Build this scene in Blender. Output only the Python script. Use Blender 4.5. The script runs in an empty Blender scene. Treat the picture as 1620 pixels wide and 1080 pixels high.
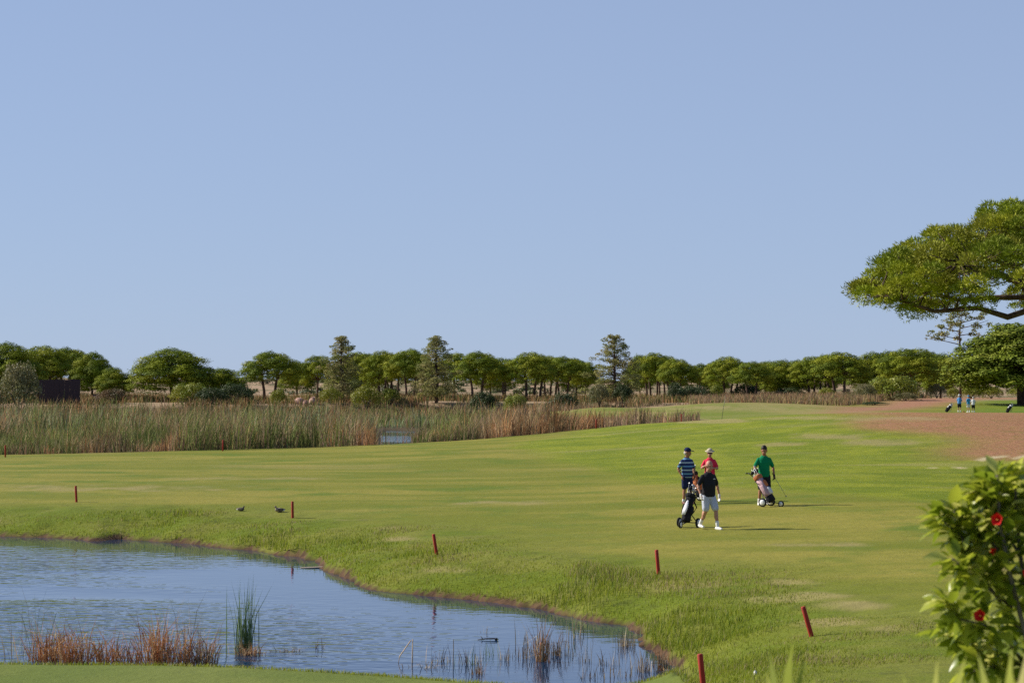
import bpy, bmesh, math, random
import numpy as np
from mathutils import Vector, Matrix, Euler

rng = np.random.default_rng(7)
random.seed(7)
sc = bpy.context.scene
COL = sc.collection
R = math.radians

# ------------------------------------------------------------------ camera
FPX, HOR, CZ = 3825.0, 600.0, 5.0          # focal length in photo pixels, horizon row, eye height
cam_d = bpy.data.cameras.new('camera')
cam = bpy.data.objects.new('camera', cam_d)
COL.objects.link(cam)
cam_d.sensor_width = 36.0
cam_d.lens = 36.0 * FPX / 1620.0
PITCH = math.atan((HOR - 540.0) / FPX)
cam.location = (0, 0, CZ)
cam.rotation_euler = (math.pi / 2 + PITCH, 0, 0)
cam_d.clip_start = 0.5
cam_d.clip_end = 12000
cam_d.dof.use_dof = True
cam_d.dof.focus_distance = 68.0
cam_d.dof.aperture_fstop = 5.6
sc.camera = cam

# ------------------------------------------------------------------ sky, sun, exposure
SUN_EL, SUN_AZ = R(33), R(-71)             # azimuth clockwise from +Y; the sun stands to the left
world = bpy.data.worlds.new('World')
sc.world = world
world.use_nodes = True
wn, wl = world.node_tree.nodes, world.node_tree.links
wn.clear()
sky = wn.new('ShaderNodeTexSky')
sky.sky_type = 'NISHITA'
sky.sun_disc = False
sky.sun_elevation = SUN_EL
sky.sun_rotation = SUN_AZ % (2 * math.pi)
sky.altitude = 0
sky.air_density = 0.75
sky.dust_density = 0.1
sky.ozone_density = 8.0
bg = wn.new('ShaderNodeBackground')
bg.inputs['Strength'].default_value = 0.078
wo = wn.new('ShaderNodeOutputWorld')
# even summer haze in front of the sky, thick at the horizon and thinning towards the zenith all round
wtc = wn.new('ShaderNodeTexCoord'); wsep = wn.new('ShaderNodeSeparateXYZ'); wmr = wn.new('ShaderNodeMapRange'); wmix = wn.new('ShaderNodeMix')
wl.new(wtc.outputs['Generated'], wsep.inputs[0]); wl.new(wsep.outputs[2], wmr.inputs[0])
wmr.inputs[1].default_value = 0.0; wmr.inputs[2].default_value = 0.8; wmr.inputs[3].default_value = 0.8; wmr.inputs[4].default_value = 0.1
wmix.data_type = 'RGBA'
wl.new(wmr.outputs[0], wmix.inputs[0]); wl.new(sky.outputs[0], wmix.inputs[6]); wmix.inputs[7].default_value = (4.15, 5.1, 7.15, 1)
wl.new(wmix.outputs[2], bg.inputs[0])
wl.new(bg.outputs[0], wo.inputs[0])
sun_d = bpy.data.lights.new('sun', 'SUN')
sun_d.energy = 5.0
sun_d.angle = R(0.53)
sun_d.color = (1.0, 0.93, 0.82)
sun = bpy.data.objects.new('sun', sun_d)
COL.objects.link(sun)
sdir = Vector((math.sin(SUN_AZ) * math.cos(SUN_EL), math.cos(SUN_AZ) * math.cos(SUN_EL), math.sin(SUN_EL)))
sun.rotation_euler = (-sdir).to_track_quat('-Z', 'Y').to_euler()
sun.location = sdir * 200
vs = sc.view_settings
vs.view_transform = 'Standard'
vs.look = 'None'
vs.gamma = 1.0
vs.exposure = 0.36
vs.use_curve_mapping = False
sc.cycles.use_denoising = False
sc.cycles.max_bounces = 6
sc.cycles.transparent_max_bounces = 4
sc.cycles.caustics_reflective = False
sc.cycles.caustics_refractive = False
sc.cycles.sample_clamp_indirect = 6.0

# ------------------------------------------------------------------ helpers
def tag(o, label=None, cat=None, group=None, kind=None):
    if label: o['label'] = label
    if cat: o['category'] = cat
    if group: o['group'] = group
    if kind: o['kind'] = kind
    return o

def empty(name, loc, rz=0.0, sc_=1.0):
    o = bpy.data.objects.new(name, None)
    o.empty_display_size = 0.2
    o.location = loc
    o.rotation_euler = (0, 0, rz)
    o.scale = (sc_, sc_, sc_) if not hasattr(sc_, '__len__') else sc_
    COL.objects.link(o)
    return o

def link(name, me, parent=None, mat=None):
    if mat is not None:
        me.materials.clear()
        me.materials.append(mat)
    o = bpy.data.objects.new(name, me)
    COL.objects.link(o)
    o.parent = parent
    return o

def npmesh(name, V, F, col=None, smooth=False, normals=None):
    V = np.asarray(V, np.float32).reshape(-1, 3)
    F = np.asarray(F, np.int32)
    k = F.shape[1]
    me = bpy.data.meshes.new(name)
    me.vertices.add(len(V)); me.vertices.foreach_set('co', V.ravel())
    me.loops.add(F.size); me.loops.foreach_set('vertex_index', F.ravel())
    me.polygons.add(len(F))
    me.polygons.foreach_set('loop_start', np.arange(0, F.size, k, dtype=np.int32))
    me.polygons.foreach_set('use_smooth', np.full(len(F), smooth, bool))
    me.update(calc_edges=True)
    if col is not None:
        a = me.color_attributes.new('col', 'FLOAT_COLOR', 'POINT')
        c = np.ones((len(V), 4), np.float32); c[:, :3] = col
        a.data.foreach_set('color', c.ravel())
    if normals is not None:
        me.polygons.foreach_set('use_smooth', np.full(len(F), True, bool))
        me.normals_split_custom_set_from_vertices(np.asarray(normals, np.float32))
    return me

class MB:
    """collects closed shapes into one mesh"""
    def __init__(s): s.v = []; s.f = []
    def add(s, V, F):
        o = len(s.v)
        s.v += [tuple(map(float, p)) for p in V]
        s.f += [tuple(i + o for i in f) for f in F]
        return s
    def rings(s, rings, caps=True):
        n = len(rings[0]); V = [p for r in rings for p in r]; F = []
        for i in range(len(rings) - 1):
            for j in range(n):
                a, b = i * n + j, i * n + (j + 1) % n
                F.append((a, b, b + n, a + n))
        if caps:
            F.append(tuple(range(n - 1, -1, -1)))
            F.append(tuple(range((len(rings) - 1) * n, len(rings) * n)))
        return s.add(V, F)
    def tube(s, pts, rad, sides=6):
        pts = [Vector(p) for p in pts]
        if not hasattr(rad, '__len__'): rad = [rad] * len(pts)
        rs = []
        ref = Vector((0.31, 0.17, 0.93)).normalized()
        for i, p in enumerate(pts):
            t = (pts[min(i + 1, len(pts) - 1)] - pts[max(i - 1, 0)]).normalized()
            a = t.cross(ref)
            if a.length < .15: a = t.cross(Vector((1, 0, 0)))
            a.normalize(); b = t.cross(a)
            rs.append([p + (a * math.cos(2 * math.pi * j / sides) + b * math.sin(2 * math.pi * j / sides)) * rad[i] for j in range(sides)])
        return s.rings(rs)
    def limb(s, p0, p1, r0, r1, sides=12, flat=None):
        """tapered capsule; flat = (axis vector, factor) squashes the section"""
        p0, p1 = Vector(p0), Vector(p1)
        t = (p1 - p0).normalized()
        ref = Vector((0, 1, 0)) if abs(t.y) < .9 else Vector((1, 0, 0))
        a = t.cross(ref).normalized(); b = t.cross(a).normalized()
        prof = [(p0, r0, -.94), (p0, r0, -.6), (p0, r0, 0), (p1, r1, 0), (p1, r1, .6), (p1, r1, .94)]
        rs = []
        for c, r, k in prof:
            q = math.sqrt(1 - k * k)
            ring = []
            for j in range(sides):
                w = 2 * math.pi * j / sides
                off = (a * math.cos(w) + b * math.sin(w)) * r * q + t * (k * r)
                if flat:
                    ax = Vector(flat[0]); off -= ax * off.dot(ax) * (1 - flat[1])
                ring.append(c + off)
            rs.append(ring)
        return s.rings(rs)
    def ell(s, c, r, rot=None, nu=14, nv=8):
        c = Vector(c); rs = []
        M = rot if rot is not None else Matrix.Identity(3)
        for i in range(nv + 1):
            ph = -math.pi / 2 * .97 + math.pi * .97 * i / nv
            rs.append([c + M @ Vector((r[0] * math.cos(ph) * math.cos(2 * math.pi * j / nu), r[1] * math.cos(ph) * math.sin(2 * math.pi * j / nu), r[2] * math.sin(ph))) for j in range(nu)])
        return s.rings(rs)
    def loft(s, secs, n=16, pw=1.0):
        """secs: (cx, cy, z, rx, ry)"""
        rs = []
        for cx, cy, z, rx, ry in secs:
            ring = []
            for j in range(n):
                w = 2 * math.pi * j / n
                cu, su = math.cos(w), math.sin(w)
                ring.append((cx + rx * math.copysign(abs(cu) ** pw, cu), cy + ry * math.copysign(abs(su) ** pw, su), z))
            rs.append(ring)
        return s.rings(rs)
    def box(s, c, d, rot=None):
        M = rot if rot is not None else Matrix.Identity(3)
        V = [Vector(c) + M @ Vector((d[0] / 2 * x, d[1] / 2 * y, d[2] / 2 * z)) for x in (-1, 1) for y in (-1, 1) for z in (-1, 1)]
        return s.add(V, [(0, 1, 3, 2), (4, 6, 7, 5), (0, 4, 5, 1), (2, 3, 7, 6), (0, 2, 6, 4), (1, 5, 7, 3)])
    def mesh(s, name, smooth=True):
        me = bpy.data.meshes.new(name)
        me.from_pydata(s.v, [], s.f); me.update()
        bm = bmesh.new(); bm.from_mesh(me); bmesh.ops.recalc_face_normals(bm, faces=bm.faces); bm.to_mesh(me); bm.free()
        for p in me.polygons: p.use_smooth = smooth
        return me
    def build(s, name, mat, parent=None, smooth=True):
        return link(name, s.mesh(name, smooth), parent, mat)
    def fused(s, name, mat, parent, vox, it=4):
        """all shapes grown together into one continuous surface"""
        tmp = bpy.data.objects.new('tmp', s.mesh('tmp'))
        COL.objects.link(tmp)
        m = tmp.modifiers.new('r', 'REMESH'); m.mode = 'VOXEL'; m.voxel_size = vox; m.use_smooth_shade = True
        k = tmp.modifiers.new('s', 'SMOOTH'); k.factor = .5; k.iterations = it
        dg = bpy.context.evaluated_depsgraph_get()
        me = bpy.data.meshes.new_from_object(tmp.evaluated_get(dg))
        me.name = name
        old = tmp.data
        bpy.data.objects.remove(tmp); bpy.data.meshes.remove(old)
        for p in me.polygons: p.use_smooth = True
        return link(name, me, parent, mat)

def copy_tree(o, parent=None):
    c = o.copy(); COL.objects.link(c); c.parent = parent
    for ch in list(o.children):
        copy_tree(ch, c)
    return c

# ---- value noise on arrays
def _h(ix, iy, seed):
    n = (ix.astype(np.int64) * 374761393 + iy.astype(np.int64) * 668265263 + seed * 1274126177) & 0x7fffffff
    n = ((n ^ (n >> 13)) * 1274126177) & 0x7fffffff
    return ((n ^ (n >> 16)) & 0xffff) / 65535.0
def vnoise(x, y, seed=0):
    x = np.asarray(x, float); y = np.asarray(y, float)
    ix, iy = np.floor(x), np.floor(y); fx, fy = x - ix, y - iy
    fx = fx * fx * (3 - 2 * fx); fy = fy * fy * (3 - 2 * fy)
    a, b = _h(ix, iy, seed), _h(ix + 1, iy, seed); c, d = _h(ix, iy + 1, seed), _h(ix + 1, iy + 1, seed)
    return (a * (1 - fx) + b * fx) * (1 - fy) + (c * (1 - fx) + d * fx) * fy
def fbm(x, y, seed=0, oc=4):
    t, a, n = 0, .5, 0
    for i in range(oc):
        t = t + a * vnoise(x, y, seed + i * 17); n += a; a *= .5; x = x * 2.03 + 5.1; y = y * 2.03 + 1.7
    return t / n
def sstep(a, b, x):
    t = np.clip((np.asarray(x, float) - a) / (b - a), 0, 1)
    return t * t * (3 - 2 * t)
def sdist(poly, X, Y):
    """signed distance to polygon, negative inside"""
    X = np.asarray(X, float); Y = np.asarray(Y, float)
    d = np.full(X.shape, 1e18); ins = np.zeros(X.shape, bool)
    n = len(poly)
    for i in range(n):
        (x0, y0), (x1, y1) = poly[i], poly[(i + 1) % n]
        ex, ey = x1 - x0, y1 - y0
        t = np.clip(((X - x0) * ex + (Y - y0) * ey) / (ex * ex + ey * ey + 1e-12), 0, 1)
        d = np.minimum(d, (X - x0 - t * ex) ** 2 + (Y - y0 - t * ey) ** 2)
        c = ((y0 > Y) != (y1 > Y)) & (X < (x1 - x0) * (Y - y0) / (y1 - y0 + 1e-12) + x0)
        ins ^= c
    return np.where(ins, -1, 1) * np.sqrt(d)

# ---- pixels of the photograph to points on the ground
def ray(px, py):
    v = Vector(((px - 810.0) / FPX, 1.0, -(py - 540.0) / FPX))
    c, s_ = math.cos(PITCH), math.sin(PITCH)
    v = Vector((v.x, v.y * c - v.z * s_, v.y * s_ + v.z * c))
    return v / v.y
def atz(px, py, z):
    r = ray(px, py); t = (z - CZ) / r.z
    return (r.x * t, t)
def atd(px, d): return (px - 810.0) / FPX * d
def zpx(py, d): return CZ + ray(810, py).z * d

# ------------------------------------------------------------------ terrain
pond_px = [(-400, 838), (-150, 842), (0, 848), (60, 850), (110, 852), (150, 856), (190, 852), (260, 858), (300, 859), (345, 865), (390, 870), (430, 877), (470, 881), (495, 888), (520, 898), (535, 908), (560, 922), (590, 934), (640, 938), (700, 945), (780, 953), (850, 964), (920, 979), (980, 990), (1012, 1002), (1022, 1018), (1045, 1038), (1080, 1058), (1092, 1080)]
POND = [atz(x, y, 0.0) for x, y in pond_px] + [(2.6, 38.2), (1.6, 36.6), (0.4, 36.7), (-1.0, 37.5), (-2.4, 38.2), (-4.0, 38.9), (-6.0, 39.3), (-9.0, 39.5), (-14.0, 39.4), (-24.0, 38.7), (-34, 45), (-40, 60), (-40, 72)]
edge_px = [(-500, 727), (-100, 721), (0, 719), (200, 714.5), (400, 709.5), (600, 706), (760, 703), (880, 698), (960, 693), (1020, 688), (1070, 682), (1112, 675)]
MARSH = [atz(x, y, 0.9) for x, y in edge_px] + [(atd(1116, 222), 222), (atd(1085, 236), 236), (atd(1020, 244), 244), (atd(900, 246), 246), (atd(860, 262), 262), (atd(860, 285), 285), (atd(950, 300), 300), (atd(1100, 318), 318), (atd(1000, 335), 335), (atd(700, 340), 340), (atd(300, 330), 330), (atd(-500, 330), 330)]
POOL = [(atd(602, 158), 158), (atd(652, 158), 158), (atd(656, 190), 190), (atd(655, 222), 222), (atd(672, 238), 238), (atd(612, 241), 241), (atd(598, 226), 226), (atd(597, 190), 190)]

def gauss(X, Y, cx, cy, sx, sy, a, rot=0.0):
    dx, dy = X - cx, Y - cy
    if rot:
        c, s_ = math.cos(rot), math.sin(rot); dx, dy = dx * c + dy * s_, -dx * s_ + dy * c
    return a * np.exp(-.5 * ((dx / sx) ** 2 + (dy / sy) ** 2))

def shore(X, Y):
    wob = .16 * (fbm(X * 1.7, Y * 1.7, 21, 3) - .5) * 2 + .6 * (fbm(X * .45, Y * .45, 22, 2) - .5)
    return sdist(POND, X, Y) + wob * sstep(42, 46, Y)

def height(X, Y):
    X = np.asarray(X, float); Y = np.asarray(Y, float)
    px = 810 + FPX * X / np.maximum(Y, 5)
    base = .9 + .12 * (fbm(X * .045, Y * .03, 3, 3) - .5) * 2
    base = base + .9 * sstep(260, 360, Y) + .5 * sstep(360, 440, Y)
    dune = (fbm(X * .012 + 3, Y * .012, 9, 4) - .5)
    base = base + sstep(430, 620, Y) * (2.3 + 2.6 * dune) + sstep(450, 520, Y) * (fbm(X * .06, Y * .05, 12, 3) - .5) * 1.0
    base = base - sstep(760, 1100, Y) * 3.0
    # the two grassed rises on the right, the far green and the small mound
    base = base + gauss(X, Y, 22, 148, 13, 26, 1.6, .1) + gauss(X, Y, 42, 192, 17, 36, 1.35)
    base = base + gauss(X, Y, 12, 84, 6, 17, .34)
    base = base + gauss(X, Y, atd(1175, 272), 272, 9.5, 13, 1.15) + gauss(X, Y, atd(1100, 262), 262, 4, 9, .25)
    base = base + gauss(X, Y, atd(945, 262), 262, 3.6, 9, .72)
    base = base + gauss(X, Y, 60, 310, 26, 45, .75)
    # near green and the slope up to where the photographer stands
    near = .54 + .03 * (fbm(X * .2, Y * .2, 5, 2) - .5)
    wn_ = sstep(43, 39.5, Y) * sstep(3.4, 1.4, X)
    base = base * (1 - wn_) + near * wn_
    base = base + 2.75 * sstep(27, 3, Y)
    # pond
    sd = shore(X, Y)
    rate = np.where(Y < 43, np.where(X < 2.5, .45, 1.6), 2.6)
    rise = 1 - np.exp(-np.maximum(sd - .06, 0) / rate)
    lip = .05 + .12 * sstep(.35, .7, fbm(X * .5, Y * .5, 23, 3))
    zb = .02 + lip * sstep(-.02, .07, sd) + (base - .02 - lip) * rise
    zb = zb + .10 * (fbm(X * 1.1, Y * 1.1, 31, 3) - .5) * sstep(.1, 1.0, sd) * sstep(7, 3, sd) * (Y > 42)
    z = np.where(sd > 0, zb, -.02 - .55 * sstep(0, 2.5, -sd))
    # marsh
    m = sstep(.3, 5, -sdist(MARSH, X, Y) + 1.2 * (fbm(X * .3, Y * .3, 41, 2) - .5))
    z = z * (1 - m) + (.12 + .06 * fbm(X * .2, Y * .2, 43, 2)) * m
    p = sstep(-.3, 1.2, -sdist(POOL, X, Y))
    z = np.where(Y > 152, z * (1 - p) + (-.35) * p, z)
    return z
def hz(x, y): return float(height(np.array([x]), np.array([y]))[0])
def hit(px, py, dmin=25.0, dmax=900.0):
    r = ray(px, py)
    d = np.geomspace(dmin, dmax, 1500)
    g = CZ + r.z * d - height(r.x * d, d)
    i = int(np.argmax(g < 0)) if (g < 0).any() else len(d) - 1
    if i == 0: return Vector((r.x * dmin, dmin, hz(r.x * dmin, dmin)))
    dd = np.linspace(d[i - 1], d[i], 60)
    g = CZ + r.z * dd - height(r.x * dd, dd)
    k = int(np.argmax(g < 0)) if (g < 0).any() else 59
    D = dd[k]
    return Vector((r.x * D, D, hz(r.x * D, D)))
def plan(pts): return [(lambda h: (h.x, h.y))(hit(x, y)) for x, y in pts]
def ground(px, d):
    x = atd(px, d); return Vector((x, d, hz(x, d)))

us = np.concatenate([[-6, -4, -2.6, -1.8, -1.2, -.9, -.7, -.55, -.45, -.38, -.34], np.linspace(-.31, .31, 420), [.34, .38, .45, .55, .7, .9, 1.2, 1.8, 2.6, 4, 6]])
ys = np.concatenate([np.linspace(-32, 26, 30), np.linspace(27, 45, 100)[0:], np.linspace(45.15, 90, 220), np.geomspace(90.4, 260, 150), np.geomspace(262, 900, 90), np.geomspace(930, 6000, 14)])
U, Yg = np.meshgrid(us, ys)
Xg = U * (Yg + 40)
Zg = height(Xg, Yg)
nr, nc = Xg.shape
idx = np.arange(nr * nc).reshape(nr, nc)
TF = np.stack([idx[:-1, :-1], idx[:-1, 1:], idx[1:, 1:], idx[1:, :-1]], -1).reshape(-1, 4)
TV = np.stack([Xg, Yg, Zg], -1).reshape(-1, 3)
X1, Y1 = TV[:, 0], TV[:, 1]
sdp = shore(X1, Y1)
def soft(poly, w, namp=0, nsc=.1, seed=0):
    return sstep(w, -w, sdist(poly, X1, Y1) + namp * (fbm(X1 * nsc, Y1 * nsc, seed, 4) - .5) * 2)
ROUGH = plan([(800, 708), (905, 727), (985, 748), (1060, 764), (1240, 775), (1450, 790), (1700, 803)]) + [(80, 95), (80, 215), (atd(1115, 215), 215), (atd(1090, 205), 205), (atd(1000, 178), 178)]
BARE = plan([(1448, 706), (1475, 720), (1530, 727), (1620, 728), (1800, 732)]) + [(75, 150), (atd(1900, 190), 190), (atd(1610, 205), 205), (atd(1500, 212), 212), (atd(1420, 204), 204)] + plan([(1400, 668), (1440, 684)])
PINK = [(atd(1320, 240), 240), (atd(1420, 262), 262), (atd(1500, 290), 290), (atd(1540, 330), 330), (atd(1750, 360), 360), (atd(1750, 400), 400), (atd(1500, 385), 385), (atd(1420, 330), 330), (atd(1350, 275), 275), (atd(1290, 240), 240)]
TEE = [(atd(1520, 248), 248), (atd(1540, 285), 285), (atd(1570, 320), 320), (atd(1750, 335), 335), (atd(1750, 245), 245), (atd(1600, 240), 240)]
fargreen = [(atd(1090, 205), 205), (atd(1300, 205), 205), (atd(1420, 232), 232), (atd(1290, 300), 300), (atd(1060, 305), 305), (atd(870, 285), 285), (atd(880, 245), 245), (atd(1020, 246), 246), (atd(1085, 238), 238)]
m_bank = sstep(6.5, 3.0, sdp + 2.5 * (fbm(X1 * .25, Y1 * .25, 51, 3) - .5)) * (Y1 > 42.5)
m_bank = np.maximum(m_bank, sstep(46, 40, Y1) * sstep(1.6, 3.0, X1) * sstep(14, 8, X1))
m_rough = soft(ROUGH, 1.2, 1.6, .12, 61)
m_bare = soft(BARE, 3.0, 5, .09, 62)
m_pink = np.maximum(soft(PINK, 4, 4, .06, 63), 0)
m_tee = soft(TEE, 3, 2, .08, 64)
m_pink = np.clip(m_pink - m_tee, 0, 1)
m_dune = np.clip(sstep(286, 312, Y1 + 24 * (fbm(X1 * .05, Y1 * .05, 65, 3) - .5)) - m_pink, 0, 1) * (1 - m_tee)
m_mud = sstep(.13, .04, sdp + .34 * (fbm(X1 * .7, Y1 * .7, 66, 3) - .56)) * (Y1 > 42.0)
m_mud = np.maximum(m_mud, sstep(.02, -.05, sdp))
m_green = sstep(41.2, 40.8, Y1) * sstep(3.0, 2.0, X1) * sstep(.62, .9, -sdist(POND, X1, Y1) * -1)
sdm = sdist(MARSH, X1, Y1)
m_marsh = sstep(.6, -1.0, sdm)
m_sand = np.zeros_like(X1)
for poly in ([(1543, 728.5), (1556, 723), (1580, 721), (1592, 720.5), (1592, 722.5), (1566, 725.5), (1556, 729)], [(1604, 724), (1622, 719), (1640, 720), (1622, 723), (1606, 726)], [(1510, 738), (1526, 739.5), (1526, 741.5), (1511, 740)], [(1471, 739), (1480, 739), (1480, 740.6), (1472, 740.6)]):
    m_sand = np.maximum(m_sand, sstep(.25, -.2, sdist(plan(poly), X1, Y1)))
m_far = soft(fargreen, 2.0, 1.0, .1, 67)
m_dune = m_dune * (1 - m_far) * (1 - sstep(atd(1300, 300), atd(1420, 300), X1) * sstep(330, 300, Y1))

tme = npmesh('terrain', TV, TF, smooth=True)
def setcol(me, name, r, g, b, a):
    at = me.color_attributes.new(name, 'FLOAT_COLOR', 'POINT')
    at.data.foreach_set('color', np.stack([r, g, b, a], -1).astype(np.float32).ravel())
setcol(tme, 'ma', m_rough, m_bank, m_bare, m_dune)
setcol(tme, 'mb', m_mud, m_pink, m_green, m_marsh)
m_worn = np.zeros_like(X1)
for cx, cy, rx, ry in ((1215, 948, 60, 5), (1290, 942, 70, 5), (1350, 956, 40, 8), (1320, 985, 60, 6), (1250, 922, 45, 3), (1395, 995, 40, 6), (1090, 925, 60, 4), (545, 822, 25, 2), (600, 835, 30, 2), (780, 795, 80, 2.5), (1310, 862, 70, 3), (1550, 900, 60, 3), (200, 772, 160, 2), (380, 757, 90, 1.6), (1310, 690, 60, 4), (1390, 700, 60, 5), (1240, 703, 40, 3), (640, 852, 30, 2.5), (700, 902, 40, 4), (1150, 645, 120, 3.5), (1120, 666, 70, 4), (1290, 661, 90, 2.5), (1420, 662, 70, 3)):
    poly = plan([(cx + rx * math.cos(k * .785), cy + ry * math.sin(k * .785)) for k in range(8)])
    w_ = max(.3, .25 * (poly[0][0] - poly[4][0]))
    m_worn = np.maximum(m_worn, sstep(w_, -w_, sdist(poly, X1, Y1) + w_ * 1.6 * (fbm(X1 * 1.2, Y1 * .8, 68, 3) - .5) * 2))
setcol(tme, 'mc', m_sand, m_tee, m_far, m_worn)

class NT:
    """small node-tree writer"""
    def __init__(s, name):
        s.m = bpy.data.materials.new(name); s.m.use_nodes = True
        s.n, s.l = s.m.node_tree.nodes, s.m.node_tree.links
        s.n.clear()
        s.out = s.n.new('ShaderNodeOutputMaterial'); s.p = s.n.new('ShaderNodeBsdfPrincipled')
        s.l.new(s.p.outputs[0], s.out.inputs[0])
        s.p.inputs['Specular IOR Level'].default_value = .3
    def new(s, t, **kw):
        n = s.n.new(t)
        for k, v in kw.items(): setattr(n, k, v)
        return n
    def put(s, sock, v):
        if hasattr(v, 'is_output') or isinstance(v, bpy.types.NodeSocket): s.l.new(v, sock)
        elif isinstance(v, tuple) and len(v) == 3: sock.default_value = (*v, 1)
        else: sock.default_value = v
    def pos(s, scale=(1, 1, 1), rot=0.0):
        g = s.new('ShaderNodeTexCoord'); mp = s.new('ShaderNodeMapping')
        mp.inputs['Scale'].default_value = scale; mp.inputs['Rotation'].default_value = (0, 0, rot)
        s.l.new(g.outputs['Object'], mp.inputs[0]); return mp.outputs[0]
    def noise(s, vec, scale, detail=4, rough=.55):
        n = s.new('ShaderNodeTexNoise'); n.inputs['Scale'].default_value = scale; n.inputs['Detail'].default_value = detail; n.inputs['Roughness'].default_value = rough
        if vec is not None: s.l.new(vec, n.inputs['Vector'])
        return n.outputs['Fac']
    def ramp(s, fac, a, b):
        n = s.new('ShaderNodeMapRange'); n.inputs[1].default_value = a; n.inputs[2].default_value = b
        n.interpolation_type = 'SMOOTHSTEP'; s.l.new(fac, n.inputs[0]); return n.outputs[0]
    def mix(s, fac, a, b, mode='MIX'):
        n = s.new('ShaderNodeMix', data_type='RGBA', blend_type=mode)
        s.put(n.inputs[0], fac); s.put(n.inputs[6], a); s.put(n.inputs[7], b); return n.outputs[2]
    def math(s, op, a, b=0.0):
        n = s.new('ShaderNodeMath', operation=op); s.put(n.inputs[0], a); s.put(n.inputs[1], b); n.use_clamp = False; return n.outputs[0]
    def attr(s, name):
        n = s.new('ShaderNodeAttribute', attribute_name=name); sp = s.new('ShaderNodeSeparateColor')
        s.l.new(n.outputs['Color'], sp.inputs[0]); return sp.outputs[0], sp.outputs[1], sp.outputs[2], n.outputs['Alpha']
    def bump(s, h, strength, dist):
        n = s.new('ShaderNodeBump'); n.inputs['Strength'].default_value = strength; n.inputs['Distance'].default_value = dist
        s.l.new(h, n.inputs['Height']); s.l.new(n.outputs[0], s.p.inputs['Normal']); return n

t = NT('ground')
P = t.pos()
PS = t.pos((1, .22, 1), R(8))
a = t.attr('ma'); b = t.attr('mb'); c = t.attr('mc')
n_big = t.noise(P, .06, 4); n_mid = t.noise(P, .35, 5); n_sm = t.noise(P, 2.2, 5, .65); n_fine = t.noise(P, 14, 4, .7); n_str = t.noise(t.pos((.35, 1, 1), R(-6)), .22, 4)
n_grit = t.noise(P, 5.0, 3, .75)
fair = t.mix(t.ramp(n_str, .38, .62), (.165, .182, .018), (.268, .240, .042))
fair = t.mix(t.ramp(n_mid, .48, .72), fair, (.120, .170, .016))
fair = t.mix(t.math('MULTIPLY', t.ramp(n_big, .56, .70), .5), fair, (.32, .26, .085))
fair = t.mix(t.math('MULTIPLY', t.ramp(n_sm, .35, .75), .35), fair, (.14, .145, .022))
rough = t.mix(t.ramp(n_mid, .36, .66), (.150, .195, .011), (.245, .270, .020))
rough = t.mix(t.math('MULTIPLY', t.ramp(n_sm, .45, .7), .55), rough, (.105, .150, .010))
rough = t.mix(t.math('MULTIPLY', t.ramp(n_str, .54, .72), .65), rough, (.29, .265, .085))
grassy = t.mix(a[0], fair, rough)
bank = t.mix(t.ramp(n_mid, .4, .62), (.125, .165, .012), (.180, .190, .030))
bank = t.mix(t.math('MULTIPLY', t.ramp(n_sm, .5, .72), .6), bank, (.075, .09, .02))
grassy = t.mix(a[1], grassy, bank)
far = t.mix(t.ramp(t.noise(t.pos((.5, 1.4, 1)), .05, 3), .42, .58), (.27, .24, .075), (.16, .20, .026))
grassy = t.mix(c[2], grassy, far)
bare = t.mix(t.ramp(n_grit, .35, .65), (.25, .115, .055), (.42, .215, .115))
bare = t.mix(t.math('MULTIPLY', t.ramp(n_mid, .5, .75), .5), bare, (.155, .14, .035))
col = t.mix(t.math('MULTIPLY', a[2], t.math('ADD', t.math('MULTIPLY', t.ramp(n_sm, .25, .55), .5), .5)), grassy, bare)
col = t.mix(t.math('MULTIPLY', c[3], .62), col, (.34, .27, .12))
col = t.mix(c[0], col, (.52, .43, .25))
dune = t.mix(t.ramp(n_mid, .3, .7), (.34, .22, .14), (.44, .32, .20))
dune = t.mix(t.ramp(t.noise(P, .12, 5, .7), .50, .58), dune, (.13, .12, .05))
dune = t.mix(t.ramp(t.noise(P, .3, 5, .7), .57, .62), dune, (.06, .075, .025))
col = t.mix(a[3], col, dune)
col = t.mix(b[1], col, t.mix(t.ramp(n_sm, .3, .7), (.30, .140, .078), (.40, .215, .130)))
col = t.mix(c[1], col, t.mix(t.ramp(n_mid, .4, .6), (.11, .17, .014), (.17, .21, .02)))
col = t.mix(b[3], col, (.085, .065, .035))
green = t.mix(t.ramp(n_mid, .35, .65), (.125, .165, .030), (.160, .190, .040))
col = t.mix(b[2], col, green)
col = t.mix(b[0], col, t.mix(t.ramp(n_sm, .3, .7), (.045, .026, .015), (.13, .075, .042)))
t.put(t.p.inputs['Base Color'], col)
t.p.inputs['Roughness'].default_value = .9
t.p.inputs['Specular IOR Level'].default_value = .12
hm = t.math('ADD', t.math('MULTIPLY', n_fine, t.math('ADD', t.math('MULTIPLY', a[0], .6), .35)), t.math('MULTIPLY', n_sm, .9))
t.bump(hm, .55, .09)
terrain = link('terrain', tme, None, t.m)
tag(terrain, 'rolling golf course turf with bare earth and dunes beyond', 'ground', kind='structure')

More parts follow.
